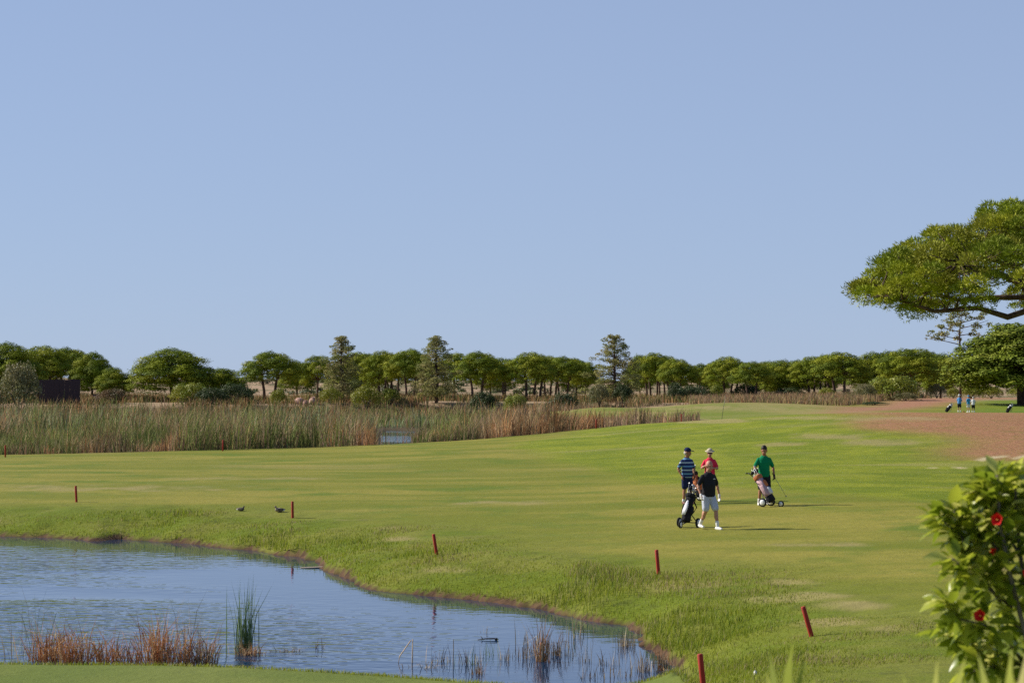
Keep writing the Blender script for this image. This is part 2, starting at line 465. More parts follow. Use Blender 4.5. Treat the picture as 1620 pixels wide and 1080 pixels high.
# ------------------------------------------------------------------ water
def water(name, poly, z, label, ripple, nx=110, ny=90):
    x0, x1 = min(p[0] for p in poly) - 2, max(p[0] for p in poly) + 2
    y0, y1 = min(p[1] for p in poly) - 2, max(p[1] for p in poly) + 2
    w = NT(name)
    lee = w.attr('lee')[0]                       # sheltered water below the far bank lies calmer
    calm = w.math('MULTIPLY', w.ramp(w.noise(w.pos((.4, 1, 1)), .14, 2), .30, .52), w.math('ADD', w.math('MULTIPLY', lee, .96), .04))
    wv = w.noise(w.pos((1, 1.35, 1), R(12)), ripple, 2, .5)
    wv2 = w.noise(w.pos((1, 1.0, 1), R(-20)), ripple * 2.3, 1, .5)
    h_ = w.math('MULTIPLY', w.math('ADD', wv, w.math('MULTIPLY', wv2, .3)), w.math('ADD', w.math('MULTIPLY', calm, .9), .05))
    w.bump(h_, .75, .1)
    w.p.inputs['Base Color'].default_value = (.010, .036, .088, 1)
    w.p.inputs['Roughness'].default_value = .035
    w.p.inputs['IOR'].default_value = 1.333
    w.p.inputs['Specular IOR Level'].default_value = .5
    gx, gy = np.meshgrid(np.linspace(x0, x1, nx), np.linspace(y0, y1, ny))
    ii = np.arange(nx * ny).reshape(ny, nx)
    F = np.stack([ii[:-1, :-1], ii[:-1, 1:], ii[1:, 1:], ii[1:, :-1]], -1).reshape(-1, 4)
    me = npmesh(name, np.stack([gx, gy, np.full_like(gx, z)], -1).reshape(-1, 3), F, smooth=True)
    far_pts = np.array([p for p in poly if p[1] > 43.5])
    dist = np.sqrt(((gx.ravel()[:, None] - far_pts[:, 0]) ** 2 + ((gy.ravel()[:, None] - far_pts[:, 1]) * .8) ** 2).min(1))
    lee_v = sstep(1.5, 9.0, dist)
    setcol(me, 'lee', lee_v, lee_v, lee_v, lee_v)
    o = link(name, me, None, w.m)
    return tag(o, label, 'water', kind='structure')
water('pond_water', POND, 0.0, 'rippled blue pond water below the grassy bank', 1.5)
water('marsh_pool', POOL, -0.02, 'small pale pool of open water among the far reeds', 1.6)

# ------------------------------------------------------------------ plant materials
def leafmat(name, trans=.25, rough=.6, spec=.25, vary=.25, scale=1.5):
    t = NT(name)
    at = t.new('ShaderNodeAttribute', attribute_name='col')
    n = t.noise(t.pos(), scale, 3)
    f = t.math('ADD', t.math('MULTIPLY', n, vary * 2), 1 - vary)
    c = t.new('ShaderNodeVectorMath', operation='SCALE'); t.l.new(at.outputs['Color'], c.inputs[0]); t.l.new(f, c.inputs['Scale'])
    t.l.new(c.outputs[0], t.p.inputs['Base Color'])
    t.p.inputs['Roughness'].default_value = rough
    t.p.inputs['Specular IOR Level'].default_value = spec
    tr = t.new('ShaderNodeBsdfTranslucent'); t.l.new(c.outputs[0], tr.inputs[0])
    mx = t.new('ShaderNodeMixShader'); mx.inputs[0].default_value = trans
    t.l.new(t.p.outputs[0], mx.inputs[1]); t.l.new(tr.outputs[0], mx.inputs[2]); t.l.new(mx.outputs[0], t.out.inputs[0])
    return t.m
M_REED = leafmat('reed', .2, .7, .15, .25, .5)
M_GRASS = leafmat('grass_blade', .42, .6, .2, .2, .8)
M_PINE = leafmat('pine_needles', .1, .65, .15, .22, .6)
M_PINE2 = leafmat('conifer_needles', .3, .65, .15, .22, .6)
M_LEAF = leafmat('bush_leaf', .25, .5, .3, .25, .8)
def bark(name, c0, c1, scale):
    t = NT(name)
    n = t.noise(t.pos((1, 1, .3)), scale, 5, .7)
    t.put(t.p.inputs['Base Color'], t.mix(t.ramp(n, .3, .7), c0, c1)); t.p.inputs['Roughness'].default_value = .9
    t.bump(n, .7, .06); return t.m
M_BARK = bark('pine_bark', (.05, .032, .024), (.15, .095, .07), 4)
M_STEM = bark('shrub_stem', (.10, .085, .06), (.22, .19, .14), 18)

def blades(base, hgt, wid, lean, col, tipcol=None, curve=.55, facing=None):
    """N tapering bent blades, 5 points each; lean is an (N,2) sideways shift of the tip in parts of the height"""
    n = len(base)
    th = rng.uniform(0, math.pi, n) if facing is None else facing
    w = np.stack([np.cos(th), np.sin(th), np.zeros(n)], -1) * (wid / 2)[:, None]
    up = np.zeros((n, 3)); up[:, 2] = hgt
    ln = np.zeros((n, 3)); ln[:, :2] = lean * hgt[:, None]
    mid = base + up * .55 + ln * (.55 * curve)
    tip = base + up * np.sqrt(np.maximum(.3, 1 - (lean ** 2).sum(1)))[:, None] + ln
    V = np.stack([base - w, base + w, mid - w * .75, mid + w * .75, tip], 1)
    o = (np.arange(n) * 5)[:, None, None]
    F = (np.array([[0, 1, 3], [0, 3, 2], [2, 3, 4]])[None] + o).reshape(-1, 3)
    C = np.repeat(col[:, None, :], 5, 1)
    if tipcol is not None:
        C[:, 4] = tipcol
    return V.reshape(-1, 3), F, C.reshape(-1, 3)
def pick(w, cols):
    """blend palette cols (K,3) by weights (N,K)"""
    w = np.maximum(w, 0); w = w / (w.sum(1, keepdims=True) + 1e-9)
    k = (w.cumsum(1) < rng.random((len(w), 1))).sum(1)
    return np.asarray(cols)[np.minimum(k, len(cols) - 1)]

# ------------------------------------------------------------------ the far reed bed
def reed_bed():
    N = 270000
    px = rng.uniform(-400, 1250, N)
    d = np.where(rng.random(N) < .5, 132 + 55 * rng.random(N) ** 1.3, 140 * (335 / 140) ** rng.random(N))
    x = (px - 810) / FPX * d
    sm, sp = sdist(MARSH, x, d), sdist(POOL, x, d)
    corr = (px > 594) & (px < 654) & (d < 238)
    stray = rng.random(N) < .012
    dens = .15 + 1.1 * fbm(x * .3, d * .2, 71, 3)
    ok = (sm < -.4) & ((sp > .5) | (stray & (sp > -1.0))) & (~corr | stray) & (rng.random(N) < dens)
    x, d, px, sm = x[ok], d[ok], px[ok], sm[ok]
    n = len(x)
    z = height(x, d)
    front = sstep(9, 3, -sm)
    pa = fbm(x * .24, d * .12, 72, 3); pb = fbm(x * .17 + 9, d * .09, 73, 3); pc = fbm(x * .5, d * .4, 74, 2)
    h = (.75 + 2.1 * sstep(.25, .75, fbm(x * .22, d * .14, 75, 3))) * rng.uniform(.45, 1.2, n) * (.8 + .4 * vnoise(x * .9, d * .5, 69)) * (1 - .28 * sstep(6, 25, -sm) * sstep(220, 170, d))
    h = h * (1 - .25 * sstep(880, 1110, px)) * (1 - .10 * sstep(190, 240, d)) * (1 - .14 * front)
    h = np.where((px > 560) & (px < 700) & (d > 225) & (d < 300), h * .72, h)
    straw, rust, green, blue, dark, mauve = (.37, .275, .145), (.40, .215, .095), (.19, .225, .06), (.235, .29, .15), (.08, .10, .032), (.31, .205, .135)
    w = np.stack([.7 + 1.2 * front * (px > 760) + sstep(.45, .7, pc),
                  .15 + 2.6 * sstep(.52, .68, pa) * (.4 + .6 * front) + .5 * sstep(270, 320, d),
                  .35 + 2.2 * sstep(.55, .42, pa) * sstep(1000, 600, px),
                  2.6 * sstep(.40, .58, pb) * sstep(178, 215, d) * sstep(310, 270, d) * sstep(760, 640, px),
                  .25 + 2.2 * sstep(.56, .68, pb) * sstep(820, 300, px),
                  .5 + 1.2 * front * sstep(.42, .6, pb)], 1)
    # reeds grow in stools: each stool shares a height, a hue and an outward lean
    gx, gy = np.floor(x / 1.5 + .35 * np.floor(d / 2.6)), np.floor(d / 2.6)
    cx_ = (gx - .35 * gy + .2 + .6 * _h(gx, gy, 101)) * 1.5; cy_ = (gy + .2 + .6 * _h(gx, gy, 102)) * 2.6
    stool = _h(gx, gy, 103)
    h = h * (.62 + .62 * _h(gx, gy, 104)) * (1 - .14 * np.hypot(x - cx_, (d - cy_) * .6))
    w[:, 5] += 1.3 * _h(gx, gy, 105) ** 2 * (1 + sstep(650, 850, px)); w[:, 2] += 1.5 * _h(gx, gy, 109) ** 2; w[:, 1] += 1.5 * _h(gx, gy, 106) ** 4 * (1 + front); w[:, 4] += 1.3 * _h(gx, gy, 107) ** 3; w[:, 0] += _h(gx, gy, 108) ** 2
    c = pick(w ** 2.4, [straw, rust, green, blue, dark, mauve]) * (.72 + .95 * stool ** 1.5)[:, None] * rng.uniform(.72, 1.22, (n, 1))
    ln = rng.normal(0, .2, (n, 2)); ln[:, 0] += .06 + .28 * (x - cx_); ln[:, 1] += .12 * (d - cy_)
    c = c * (.7 + .5 * vnoise(x * 1.1, d * .6, 76))[:, None]
    V, F, C = blades(np.stack([x, d, z - .05], -1), h, rng.uniform(.022, .055, n) * (1 + (d - 140) / 170), ln, c, c * np.array([1.12, 1.02, .9]))
    o = link('reed_bed', npmesh('reed_bed', V, F, C), None, M_REED)
    tag(o, 'wide bed of straw coloured and green reeds beyond the fairway', 'reeds', kind='stuff')
    # dry grass behind the far green
    N = 30000
    px = rng.uniform(1090, 1480, N); d = rng.uniform(290, 372, N)
    x = (px - 810) / FPX * d
    lim = np.interp(px, [1090, 1200, 1340, 1400, 1480], [300, 300, 292, 312, 330])
    ok = (d > lim) & (sdist(PINK, x, d) > .5) & (rng.random(N) < .3 + fbm(x * .2, d * .15, 77, 3))
    x, d = x[ok], d[ok]; n = len(x)
    c = pick(np.tile([.6, .25, .3, .5], (n, 1)) * np.stack([np.ones(n), np.ones(n), 2 * fbm(x * .1, d * .1, 78), np.ones(n)], 1), [(.40, .28, .14), (.36, .19, .09), (.17, .19, .055), (.28, .18, .12)]) * rng.uniform(.7, 1.25, (n, 1))
    h = rng.uniform(.5, 1.35, n) * (.7 + .6 * fbm(x * .15, d * .1, 79))
    V, F, C = blades(np.stack([x, d, height(x, d) - .05], -1), h, rng.uniform(.06, .13, n), rng.normal(0, .18, (n, 2)), c)
    o = link('dry_grass', npmesh('dry_grass', V, F, C), None, M_REED)
    tag(o, 'strip of dry brown grass between the far green and the pines', 'dry grass', kind='stuff')
    # undergrowth below the tree line
    N = 60000
    px = rng.uniform(-260, 1110, N); d = rng.uniform(326, 392, N); x = (px - 810) / FPX * d
    ok = rng.random(N) < sstep(.38, .62, fbm(x * .12, d * .08, 80, 3))
    x, d = x[ok], d[ok]; n = len(x)
    c = pick(np.tile([.5, .35, .35, .25], (n, 1)), [(.38, .25, .11), (.32, .17, .08), (.17, .19, .05), (.08, .10, .028)]) * rng.uniform(.7, 1.25, (n, 1))
    V, F, C = blades(np.stack([x, d, height(x, d) - .05], -1), rng.uniform(.4, 1.3, n), rng.uniform(.08, .17, n), rng.normal(0, .2, (n, 2)), c)
    o = link('undergrowth', npmesh('undergrowth', V, F, C), None, M_REED)
    tag(o, 'low rusty undergrowth at the foot of the far pines', 'undergrowth', kind='stuff')
reed_bed()

# ------------------------------------------------------------------ long grass on the pond bank
def bank_grass():
    N = 550000
    d = 29 + 63 * rng.random(N) ** 1.15
    px = rng.uniform(-60, 1750, N)
    x = (px - 810) / FPX * d
    sd = shore(x, d)
    z = height(x, d)
    pn = fbm(x * .3, d * .3, 81, 3); pm = fbm(x * .8, d * .8, 82, 3)
    reach = 3.6 + 5.0 * (pn - .5) + 2.0 * sstep(46, 40, d)
    right = sstep(2.4, 3.4, x) * sstep(50, 42, d) * sstep(11, 4, x + .5 * (d - 40) + 4 * (pn - .5))
    keep = np.maximum(sstep(reach + 3.0, reach - 2.5, sd), .6 * right * sstep(.35, .65, pm))
    nearside = (d < 41.5) & (x < 2.4)
    edge_near = nearside & (sd < 1.15) & (sd > .12)
    ok = (sd > .05) & (z > .08) & np.where(nearside, edge_near, rng.random(N) < keep * (.45 + pm))
    x, d, sd, z, px, pn, pm, near = x[ok], d[ok], sd[ok], z[ok], px[ok], pn[ok], pm[ok], nearside[ok]
    n = len(x)
    fade = sstep(reach[ok] + 1.5, reach[ok] - 3, sd)
    lush = sstep(.44, .72, fbm(x * .55 + 4, d * .42, 83, 4)) * sstep(5.5, 2.5, sd)
    weed = sstep(.50, .62, fbm(x * .4 + 11, d * .5, 84, 3)) * sstep(1.2, 2.0, sd)
    h = (.025 + .045 * fade + .11 * lush ** 2 * fade + .07 * weed * fade + .05 * sstep(.9, .1, sd)) * rng.uniform(.5, 1.4, n)
    h = np.where(near, rng.uniform(.04, .10, n), h) * (1 - .55 * sstep(3.0, 5.5, x) * sstep(52, 44, d))
    c = pick(np.stack([1.0 + 0 * h, .8 + pn, .9 * lush, 1.1 * weed, .10 + .5 * sstep(.55, .7, pm)], 1),
             [(.225, .275, .018), (.275, .30, .035), (.12, .18, .014), (.32, .25, .12), (.38, .33, .16)]) * rng.uniform(.75, 1.2, (n, 1))
    ln = rng.normal(0, .30, (n, 2)); ln[:, 0] += .12
    V, F, C = blades(np.stack([x, d, z - .015], -1), h, rng.uniform(.006, .014, n) * (1 + .014 * (d - 40)), ln, c, c * np.array([1.15, 1.08, 1.2]))
    o = link('bank_grass', npmesh('bank_grass', V, F, C), None, M_GRASS)
    tag(o, 'uneven long green grass along the pond bank', 'grass', kind='stuff')
bank_grass()

# ------------------------------------------------------------------ trees
def tufts(cen, nrm, size, col, jit=.6, thin=.5):
    """leaf-sized quads whose faces look roughly along nrm"""
    n = len(cen)
    nn = nrm + rng.normal(0, jit, (n, 3)); nn /= np.linalg.norm(nn, axis=1, keepdims=True) + 1e-9
    r = rng.normal(0, 1, (n, 3)); u = np.cross(nn, r); u /= np.linalg.norm(u, axis=1, keepdims=True) + 1e-9
    v = np.cross(nn, u)
    s = size[:, None]
    V = np.stack([cen - u * s * thin * .6, cen + v * s * .5, cen + u * s * thin * .6, cen - v * s * .5], 1)
    V = V + rng.normal(0, .06, V.shape) * s[:, None]
    F = np.arange(n * 4).reshape(n, 4)
    return V.reshape(-1, 3), F, np.repeat(col[:, None], 4, 1).reshape(-1, 3)

def clump_leaves(clumps, per, size, pal, flat=.78, needle=False, under=.25, jit=.42):
    """clumps: (x,y,z,r). Leaves sit on and in each clump, most on its upper side."""
    Vs, Fs, Cs, off = [], [], [], 0
    pal = np.asarray(pal)
    for (x, y, z, r) in clumps:
        n = max(8, int(per * r * r))
        g = rng.normal(0, 1, (n, 3)); g /= np.linalg.norm(g, axis=1, keepdims=True)
        low = (g[:, 2] < -.1) & (rng.random(n) > under)
        g[low, 2] *= -1
        rad = r * rng.uniform(.55, 1.08, n) ** .7
        # small bumps on the clump
        rad = rad * (1 + .22 * np.sin(g[:, 0] * 5 + x * 3) * np.sin(g[:, 1] * 5 + y * 3))
        cen = np.array([x, y, z]) + g * rad[:, None] * np.array([1, 1, flat])
        base = pal[rng.integers(0, len(pal))]
        col = base * rng.uniform(.7, 1.25, (n, 1))
        sz = size * rng.uniform(.6, 1.3, n)
        if needle:
            dr = g + rng.normal(0, .45, (n, 3)) + np.array([0, 0, .45]); dr /= np.linalg.norm(dr, axis=1, keepdims=True)
            sd_ = np.cross(dr, rng.normal(0, 1, (n, 3))); sd_ /= np.linalg.norm(sd_, axis=1, keepdims=True)
            w = sz[:, None] * .16
            V = np.stack([cen - sd_ * w, cen + dr * sz[:, None], cen + sd_ * w], 1).reshape(-1, 3)
            V = np.concatenate([V, V[:0]]); F = np.arange(n * 3).reshape(n, 3); C = np.repeat(col[:, None], 3, 1).reshape(-1, 3)
        else:
            V, F, C = tufts(cen, g + np.array([0, 0, .25]), sz, col, jit, .8)
        Vs.append(V); Fs.append(F + off); Cs.append(C); off += len(V)
    return np.concatenate(Vs), np.concatenate(Fs), np.concatenate(Cs)

PAL_STONE = [(.250, .290, .014), (.200, .252, .014), (.300, .322, .020), (.160, .212, .018)]
PAL_GREY = [(.30, .305, .09), (.34, .32, .11), (.25, .27, .08), (.36, .32, .13)]
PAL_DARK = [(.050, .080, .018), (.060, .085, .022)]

def stone_pine_meshes(seed, trunks, cz0, dome, nclump, per, cs, size, spread=1.0, low=False, pal=None):
    """unit tree: height 1 unit = 8 m tall here; crown radius 4 m. trunks: list of (x,y) feet"""
    rs = np.random.default_rng(seed)
    H, Rr = 8.0, 4.0
    cl, br = [], MB()
    tops = []
    for (fx, fy, lx) in trunks:
        p = [(fx, fy, -.3), (fx + .1 * lx, fy, H * .2), (fx + .35 * lx, fy + .1, H * .4), (fx + .6 * lx, fy + .1, H * cz0), (fx + .7 * lx, fy, H * (cz0 + .16))]
        br.tube(p, [.21, .17, .15, .12, .06], 7)
        tops.append(Vector(p[3]))
    for i in range(nclump):
        k = math.sqrt((i + .5) / nclump); w = i * 2.39996 + rs.uniform(-.4, .4)
        r = Rr * k * rs.uniform(.88, 1.0) * .9
        zt = H * (1 - .10) - dome * (k ** 2.2) * H + rs.uniform(-.35, .25) - cs * .25
        cl.append((r * math.cos(w), r * math.sin(w), zt, cs * rs.uniform(.75, 1.2)))
        cl.append((r * .97 * math.cos(w + .3), r * .97 * math.sin(w + .3), zt - cs * rs.uniform(.7, 1.1), cs * rs.uniform(.7, 1.0)))
        if rs.random() < .75:
            cl.append((r * .8 * math.cos(w - .3), r * .8 * math.sin(w - .3), zt - cs * rs.uniform(1.3, 2.1) * (1.1 - .5 * k), cs * rs.uniform(.6, .9)))
        if low and rs.random() < .8:
            cl.append((r * math.cos(w + .6), r * math.sin(w + .6), H * rs.uniform(.18, cz0 + .2), cs * rs.uniform(.8, 1.1)))
        if i % 2 == 0:
            t0 = min(tops, key=lambda q: (q.x - r * math.cos(w)) ** 2 + (q.y - r * math.sin(w)) ** 2)
            e = Vector((r * math.cos(w) * .85, r * math.sin(w) * .85, zt - cs * .2))
            m = t0.lerp(e, .5) + Vector((0, 0, -.12))
            br.tube([t0 - Vector((0, 0, .3)), m, e], [.085, .055, .025], 5)
    V, F, C = clump_leaves(cl, per, size, pal or PAL_STONE)
    crown = npmesh('pine_crown', V, F, C); crown.materials.append(M_PINE)
    tr = br.mesh('pine_trunk'); tr.materials.append(M_BARK)
    return crown, tr

def conifer_meshes(seed, H=11.0, Rb=3.6):
    rs = np.random.default_rng(seed)
    br, cl = MB(), []
    br.tube([(0, 0, -.3), (.12, .05, H * .3), (-.05, 0, H * .62), (.1, 0, H * .97)], [.24, .18, .11, .03], 7)
    for i in range(130):
        f = .12 + .87 * ((i + rs.random()) / 130)
        w = i * 2.4 + rs.uniform(-.5, .5)
        prof = Rb * min(1, .55 + f) * (1 - f) ** .6 * 1.0 * (.8 + .35 * math.sin(f * 17 + seed) * math.sin(w * 1.5 + seed)) + .2
        r = prof * math.sqrt(rs.uniform(.08, 1.0))
        z = H * f + rs.uniform(-.4, .4) - .05 * r
        cl.append((r * math.cos(w), r * math.sin(w), z, rs.uniform(.40, .80) * (1.1 - .45 * f)))
        br.tube([(0, 0, H * f - .3), (r * .5 * math.cos(w), r * .5 * math.sin(w), z - .25), (r * math.cos(w), r * math.sin(w), z)], [.06, .04, .02], 4)
    V, F, C = clump_leaves(cl, 380, .16, PAL_GREY, .85, under=.6, jit=.9)
    crown = npmesh('conifer_crown', V, F, C); crown.materials.append(M_PINE2)
    tr = br.mesh('conifer_trunk'); tr.materials.append(M_BARK)
    return crown, tr

SP = [stone_pine_meshes(11, [(0, 0, .3)], .46, .34, 30, 740, .92, .115),
      stone_pine_meshes(12, [(-.7, .2, -.8), (.5, -.2, .6)], .46, .36, 32, 740, .88, .115),
      stone_pine_meshes(13, [(-.4, .1, -.2), (.6, .3, .9), (1.3, -.3, 1.0)], .44, .40, 34, 740, .86, .115),
      stone_pine_meshes(14, [(0, 0, -.4)], .36, .44, 34, 740, .95, .115, low=True),
      stone_pine_meshes(15, [(-.3, 0, .2), (.3, .2, .2)], .48, .32, 28, 740, .9, .115)]
CF = [conifer_meshes(21, 11, 4.0), conifer_meshes(22, 11, 4.4), conifer_meshes(23, 11, 4.8)]

def tree(name, meshes, px, ytop, half, d, label, group, H=8.0, Rr=4.0, rz=0.0):
    p = ground(px, d)
    h = zpx(ytop, d) - p.z
    w = half / FPX * d * (1.1 if H == 8.0 else 1.0)
    e = empty(name, p, rz, (w / Rr * 1.04, w / Rr * 1.04, h / H * (1.05 if H == 8.0 else 1.0)))
    link('crown', meshes[0], e); link('trunk', meshes[1], e)
    tag(e, label, 'tree', group)
    return e

G_PINE = 'umbrella pines of the far tree line'
pines = [  # px, top row, half width, distance, kind, label
    (-70, 545, 60, 352, 3, 'dense stone pine cut by the left picture edge'),
    (12, 543, 52, 350, 3, 'broad stone pine at far left above the grey shrub'),
    (66, 546, 50, 362, 2, 'stone pine with rounded crown directly above the dark timber screen'),
    (108, 549, 44, 372, 1, 'stone pine just right above the dark timber screen'),
    (146, 558, 34, 358, 3, 'stone pine ending the dense left group, sloping to the right'),
    (180, 582, 30, 352, 3, 'low dark pine at the right foot of the dense left group'),
    (272, 552, 62, 350, 3, 'wide stone pine with foliage to the ground, standing alone at left'),
    (352, 583, 36, 356, 3, 'small low stone pine right of the wide solitary one'),
    (428, 555, 47, 352, 1, 'solitary umbrella pine on two trunks with open sand behind'),
    (502, 562, 30, 372, 0, 'small stone pine left of the leftmost tall grey conifer'),
    (562, 556, 36, 380, 2, 'stone pine half behind the leftmost tall grey conifer'),
    (604, 554, 36, 372, 2, 'umbrella pine first right of the leftmost grey conifer'),
    (648, 551, 38, 366, 1, 'umbrella pine first left of the middle grey conifer'),
    (718, 558, 36, 384, 0, 'umbrella pine half hidden by the middle grey conifer'),
    (756, 555, 40, 362, 1, 'umbrella pine with dark forked trunk right of the middle conifer'),
    (798, 566, 32, 380, 4, 'lower umbrella pine left of the domed central one'),
    (838, 556, 42, 362, 2, 'domed umbrella pine in the middle of the tree line'),
    (892, 563, 38, 370, 1, 'umbrella pine right of the domed central one'),
    (926, 572, 24, 384, 0, 'small pine crown touching the tall right conifer on its left'),
    (1036, 557, 34, 366, 2, 'umbrella pine directly right of the tall right conifer'),
    (1072, 567, 34, 360, 2, 'umbrella pine on leaning thin trunks above the dark round bush'),
    (1106, 575, 24, 384, 4, 'smallest umbrella pine behind the dark round bush'),
    (1150, 563, 36, 352, 2, 'umbrella pine first right of the dark round bush'),
    (1190, 571, 34, 346, 1, 'umbrella pine second right of the dark round bush'),
    (1236, 570, 36, 356, 3, 'umbrella pine with dense dark underside in the gap before the taller group'),
    (1284, 563, 36, 352, 2, 'umbrella pine starting the taller group behind the far green'),
    (1330, 556, 48, 346, 2, 'broad umbrella pine on several bare trunks behind the far green'),
    (1382, 558, 42, 362, 3, 'umbrella pine above and behind the bright round bush'),
    (1440, 551, 50, 352, 0, 'broad umbrella pine on one trunk left of the sparse pine'),
    (1488, 560, 36, 374, 3, 'dark umbrella pine behind the sparse tall pine'),
]
for i, (px, yt, hw, d, k, lb) in enumerate(pines):
    tree('stone_pine', SP[k], px, yt, hw, d, lb, G_PINE, rz=[0, 0, .15, -.1, .5, 2.9, 3.3][i % 7] if k in (1, 2) else i * 1.3)
for i, (px, yt, hw, d, k, lb) in enumerate([
    (38, 556, 44, 396, 3, 'pine crown filling the gap behind the two leftmost stone pines'),
    (470, 572, 30, 410, 3, 'distant low pine between the two trunk pine and its right neighbour'),
    (582, 560, 34, 410, 3, 'distant pine seen between leftmost conifer and the next umbrella pine'),
    (626, 560, 30, 414, 2, 'distant pine behind the two umbrella pines between the conifers'),
    (664, 558, 30, 410, 1, 'distant pine left behind the middle grey conifer'),
    (776, 566, 32, 415, 3, 'distant pine behind the forked trunk umbrella pine'),
    (866, 562, 34, 412, 2, 'distant pine filling the gap right of the domed central pine'),
    (912, 568, 28, 410, 3, 'distant pine left behind the tall right conifer'),
    (1012, 562, 26, 400, 3, 'distant pine behind the right edge of the tall right conifer'),
    (1055, 562, 30, 404, 2, 'distant pine between the umbrella pines above the dark round bush'),
    (1130, 572, 26, 404, 3, 'distant pine seen above the right side of the dark round bush'),
    (1212, 572, 30, 404, 3, 'distant pine behind the gap left of the taller group'),
    (1262, 570, 30, 404, 3, 'distant pine at the start of the taller group'),
    (1306, 562, 34, 404, 3, 'distant pine between the first two trees of the taller group'),
    (1408, 556, 36, 404, 3, 'distant pine high above the bright round bush'),
    (1466, 556, 34, 404, 3, 'distant pine between the broad one trunk pine and the sparse pine'),
]): tree('stone_pine', SP[k], px, yt, hw, d, lb, G_PINE, rz=i * 1.1)
def dune_scrub():
    N = 900
    px = rng.uniform(-300, 1900, N); d = rng.uniform(420, 700, N); x = (px - 810) / FPX * d
    ok = fbm(x * .03, d * .03, 90, 3) > .5
    x, d = x[ok], d[ok]; z = height(x, d)
    cl = [(x[i], d[i], z[i] + .1, float(rng.uniform(.5, 1.5))) for i in range(len(x))]
    V, F, C = clump_leaves(cl, 60, .42, [(.13, .14, .04), (.10, .115, .03), (.17, .14, .07), (.09, .11, .04)], .7)
    o = link('dune_scrub', npmesh('dune_scrub', V, F, C), None, M_LEAF)
    tag(o, 'scattered low scrub on the sandy dunes behind the pines', 'scrub', kind='stuff')
dune_scrub()
G_CON = 'tall grey conifers standing above the far tree line'
for px, yt, hw, d, k, lb in [(540, 531, 44, 342, 0, 'tall narrow grey green conifer, leftmost of three above the tree line'),
                             (690, 532, 46, 342, 1, 'tall ragged grey conifer in the middle of the three'),
                             (972, 530, 48, 340, 2, 'tallest full grey green conifer, rightmost of the three')]:
    tree('conifer', CF[k], px, yt, hw, d, lb, G_CON, 11.0, 3.6, px)

# ---- bushes
def bush_mesh(seed, per=150, size=.3, pal=PAL_STONE, ncl=16, flat=.7, jit=.45):
    rs = np.random.default_rng(seed); cl = []
    for i in range(ncl):
        k = math.sqrt((i + .5) / ncl); w = i * 2.4 + rs.uniform(-.4, .4)
        cl.append((k * .78 * math.cos(w), k * .78 * math.sin(w), .14 + .60 * math.sqrt(max(0, 1 - k * k)) * rs.uniform(.8, 1.05), rs.uniform(.26, .38)))
    V, F, C = clump_leaves(cl, per * 22, size * .17, pal, .85, under=.5, jit=jit)
    me = npmesh('bush_foliage', V, F, C); me.materials.append(M_LEAF)
    st = MB()
    for i in range(6):
        w = i * 1.05
        st.tube([(0, 0, -.08), (.15 * math.cos(w), .15 * math.sin(w), .25), (.5 * math.cos(w), .5 * math.sin(w), .5)], [.03, .025, .01], 5)
    sm = st.mesh('bush_stems'); sm.materials.append(M_STEM)
    return me, sm
BG = bush_mesh(31, pal=[(.23, .26, .018), (.19, .235, .016), (.27, .28, .03)])
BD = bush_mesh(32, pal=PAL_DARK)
BY = bush_mesh(33, pal=[(.27, .275, .022), (.22, .24, .018)])
BGREY = bush_mesh(34, pal=[(.22, .215, .085), (.185, .19, .07), (.25, .225, .10)], jit=.9)
BRUST = bush_mesh(35, pal=[(.17, .11, .05), (.20, .13, .06), (.12, .10, .04)], jit=.9)
def bush(ms, px, ytop, half, d, label, dz=0, rz=0):
    p = ground(px, d); w = half / FPX * d
    e = empty('bush', p, rz, (w, w, max(.4, zpx(ytop, d) - p.z)))
    link('foliage', ms[0], e); link('stems', ms[1], e)
    return tag(e, label, 'bush', 'bushes among the pines')
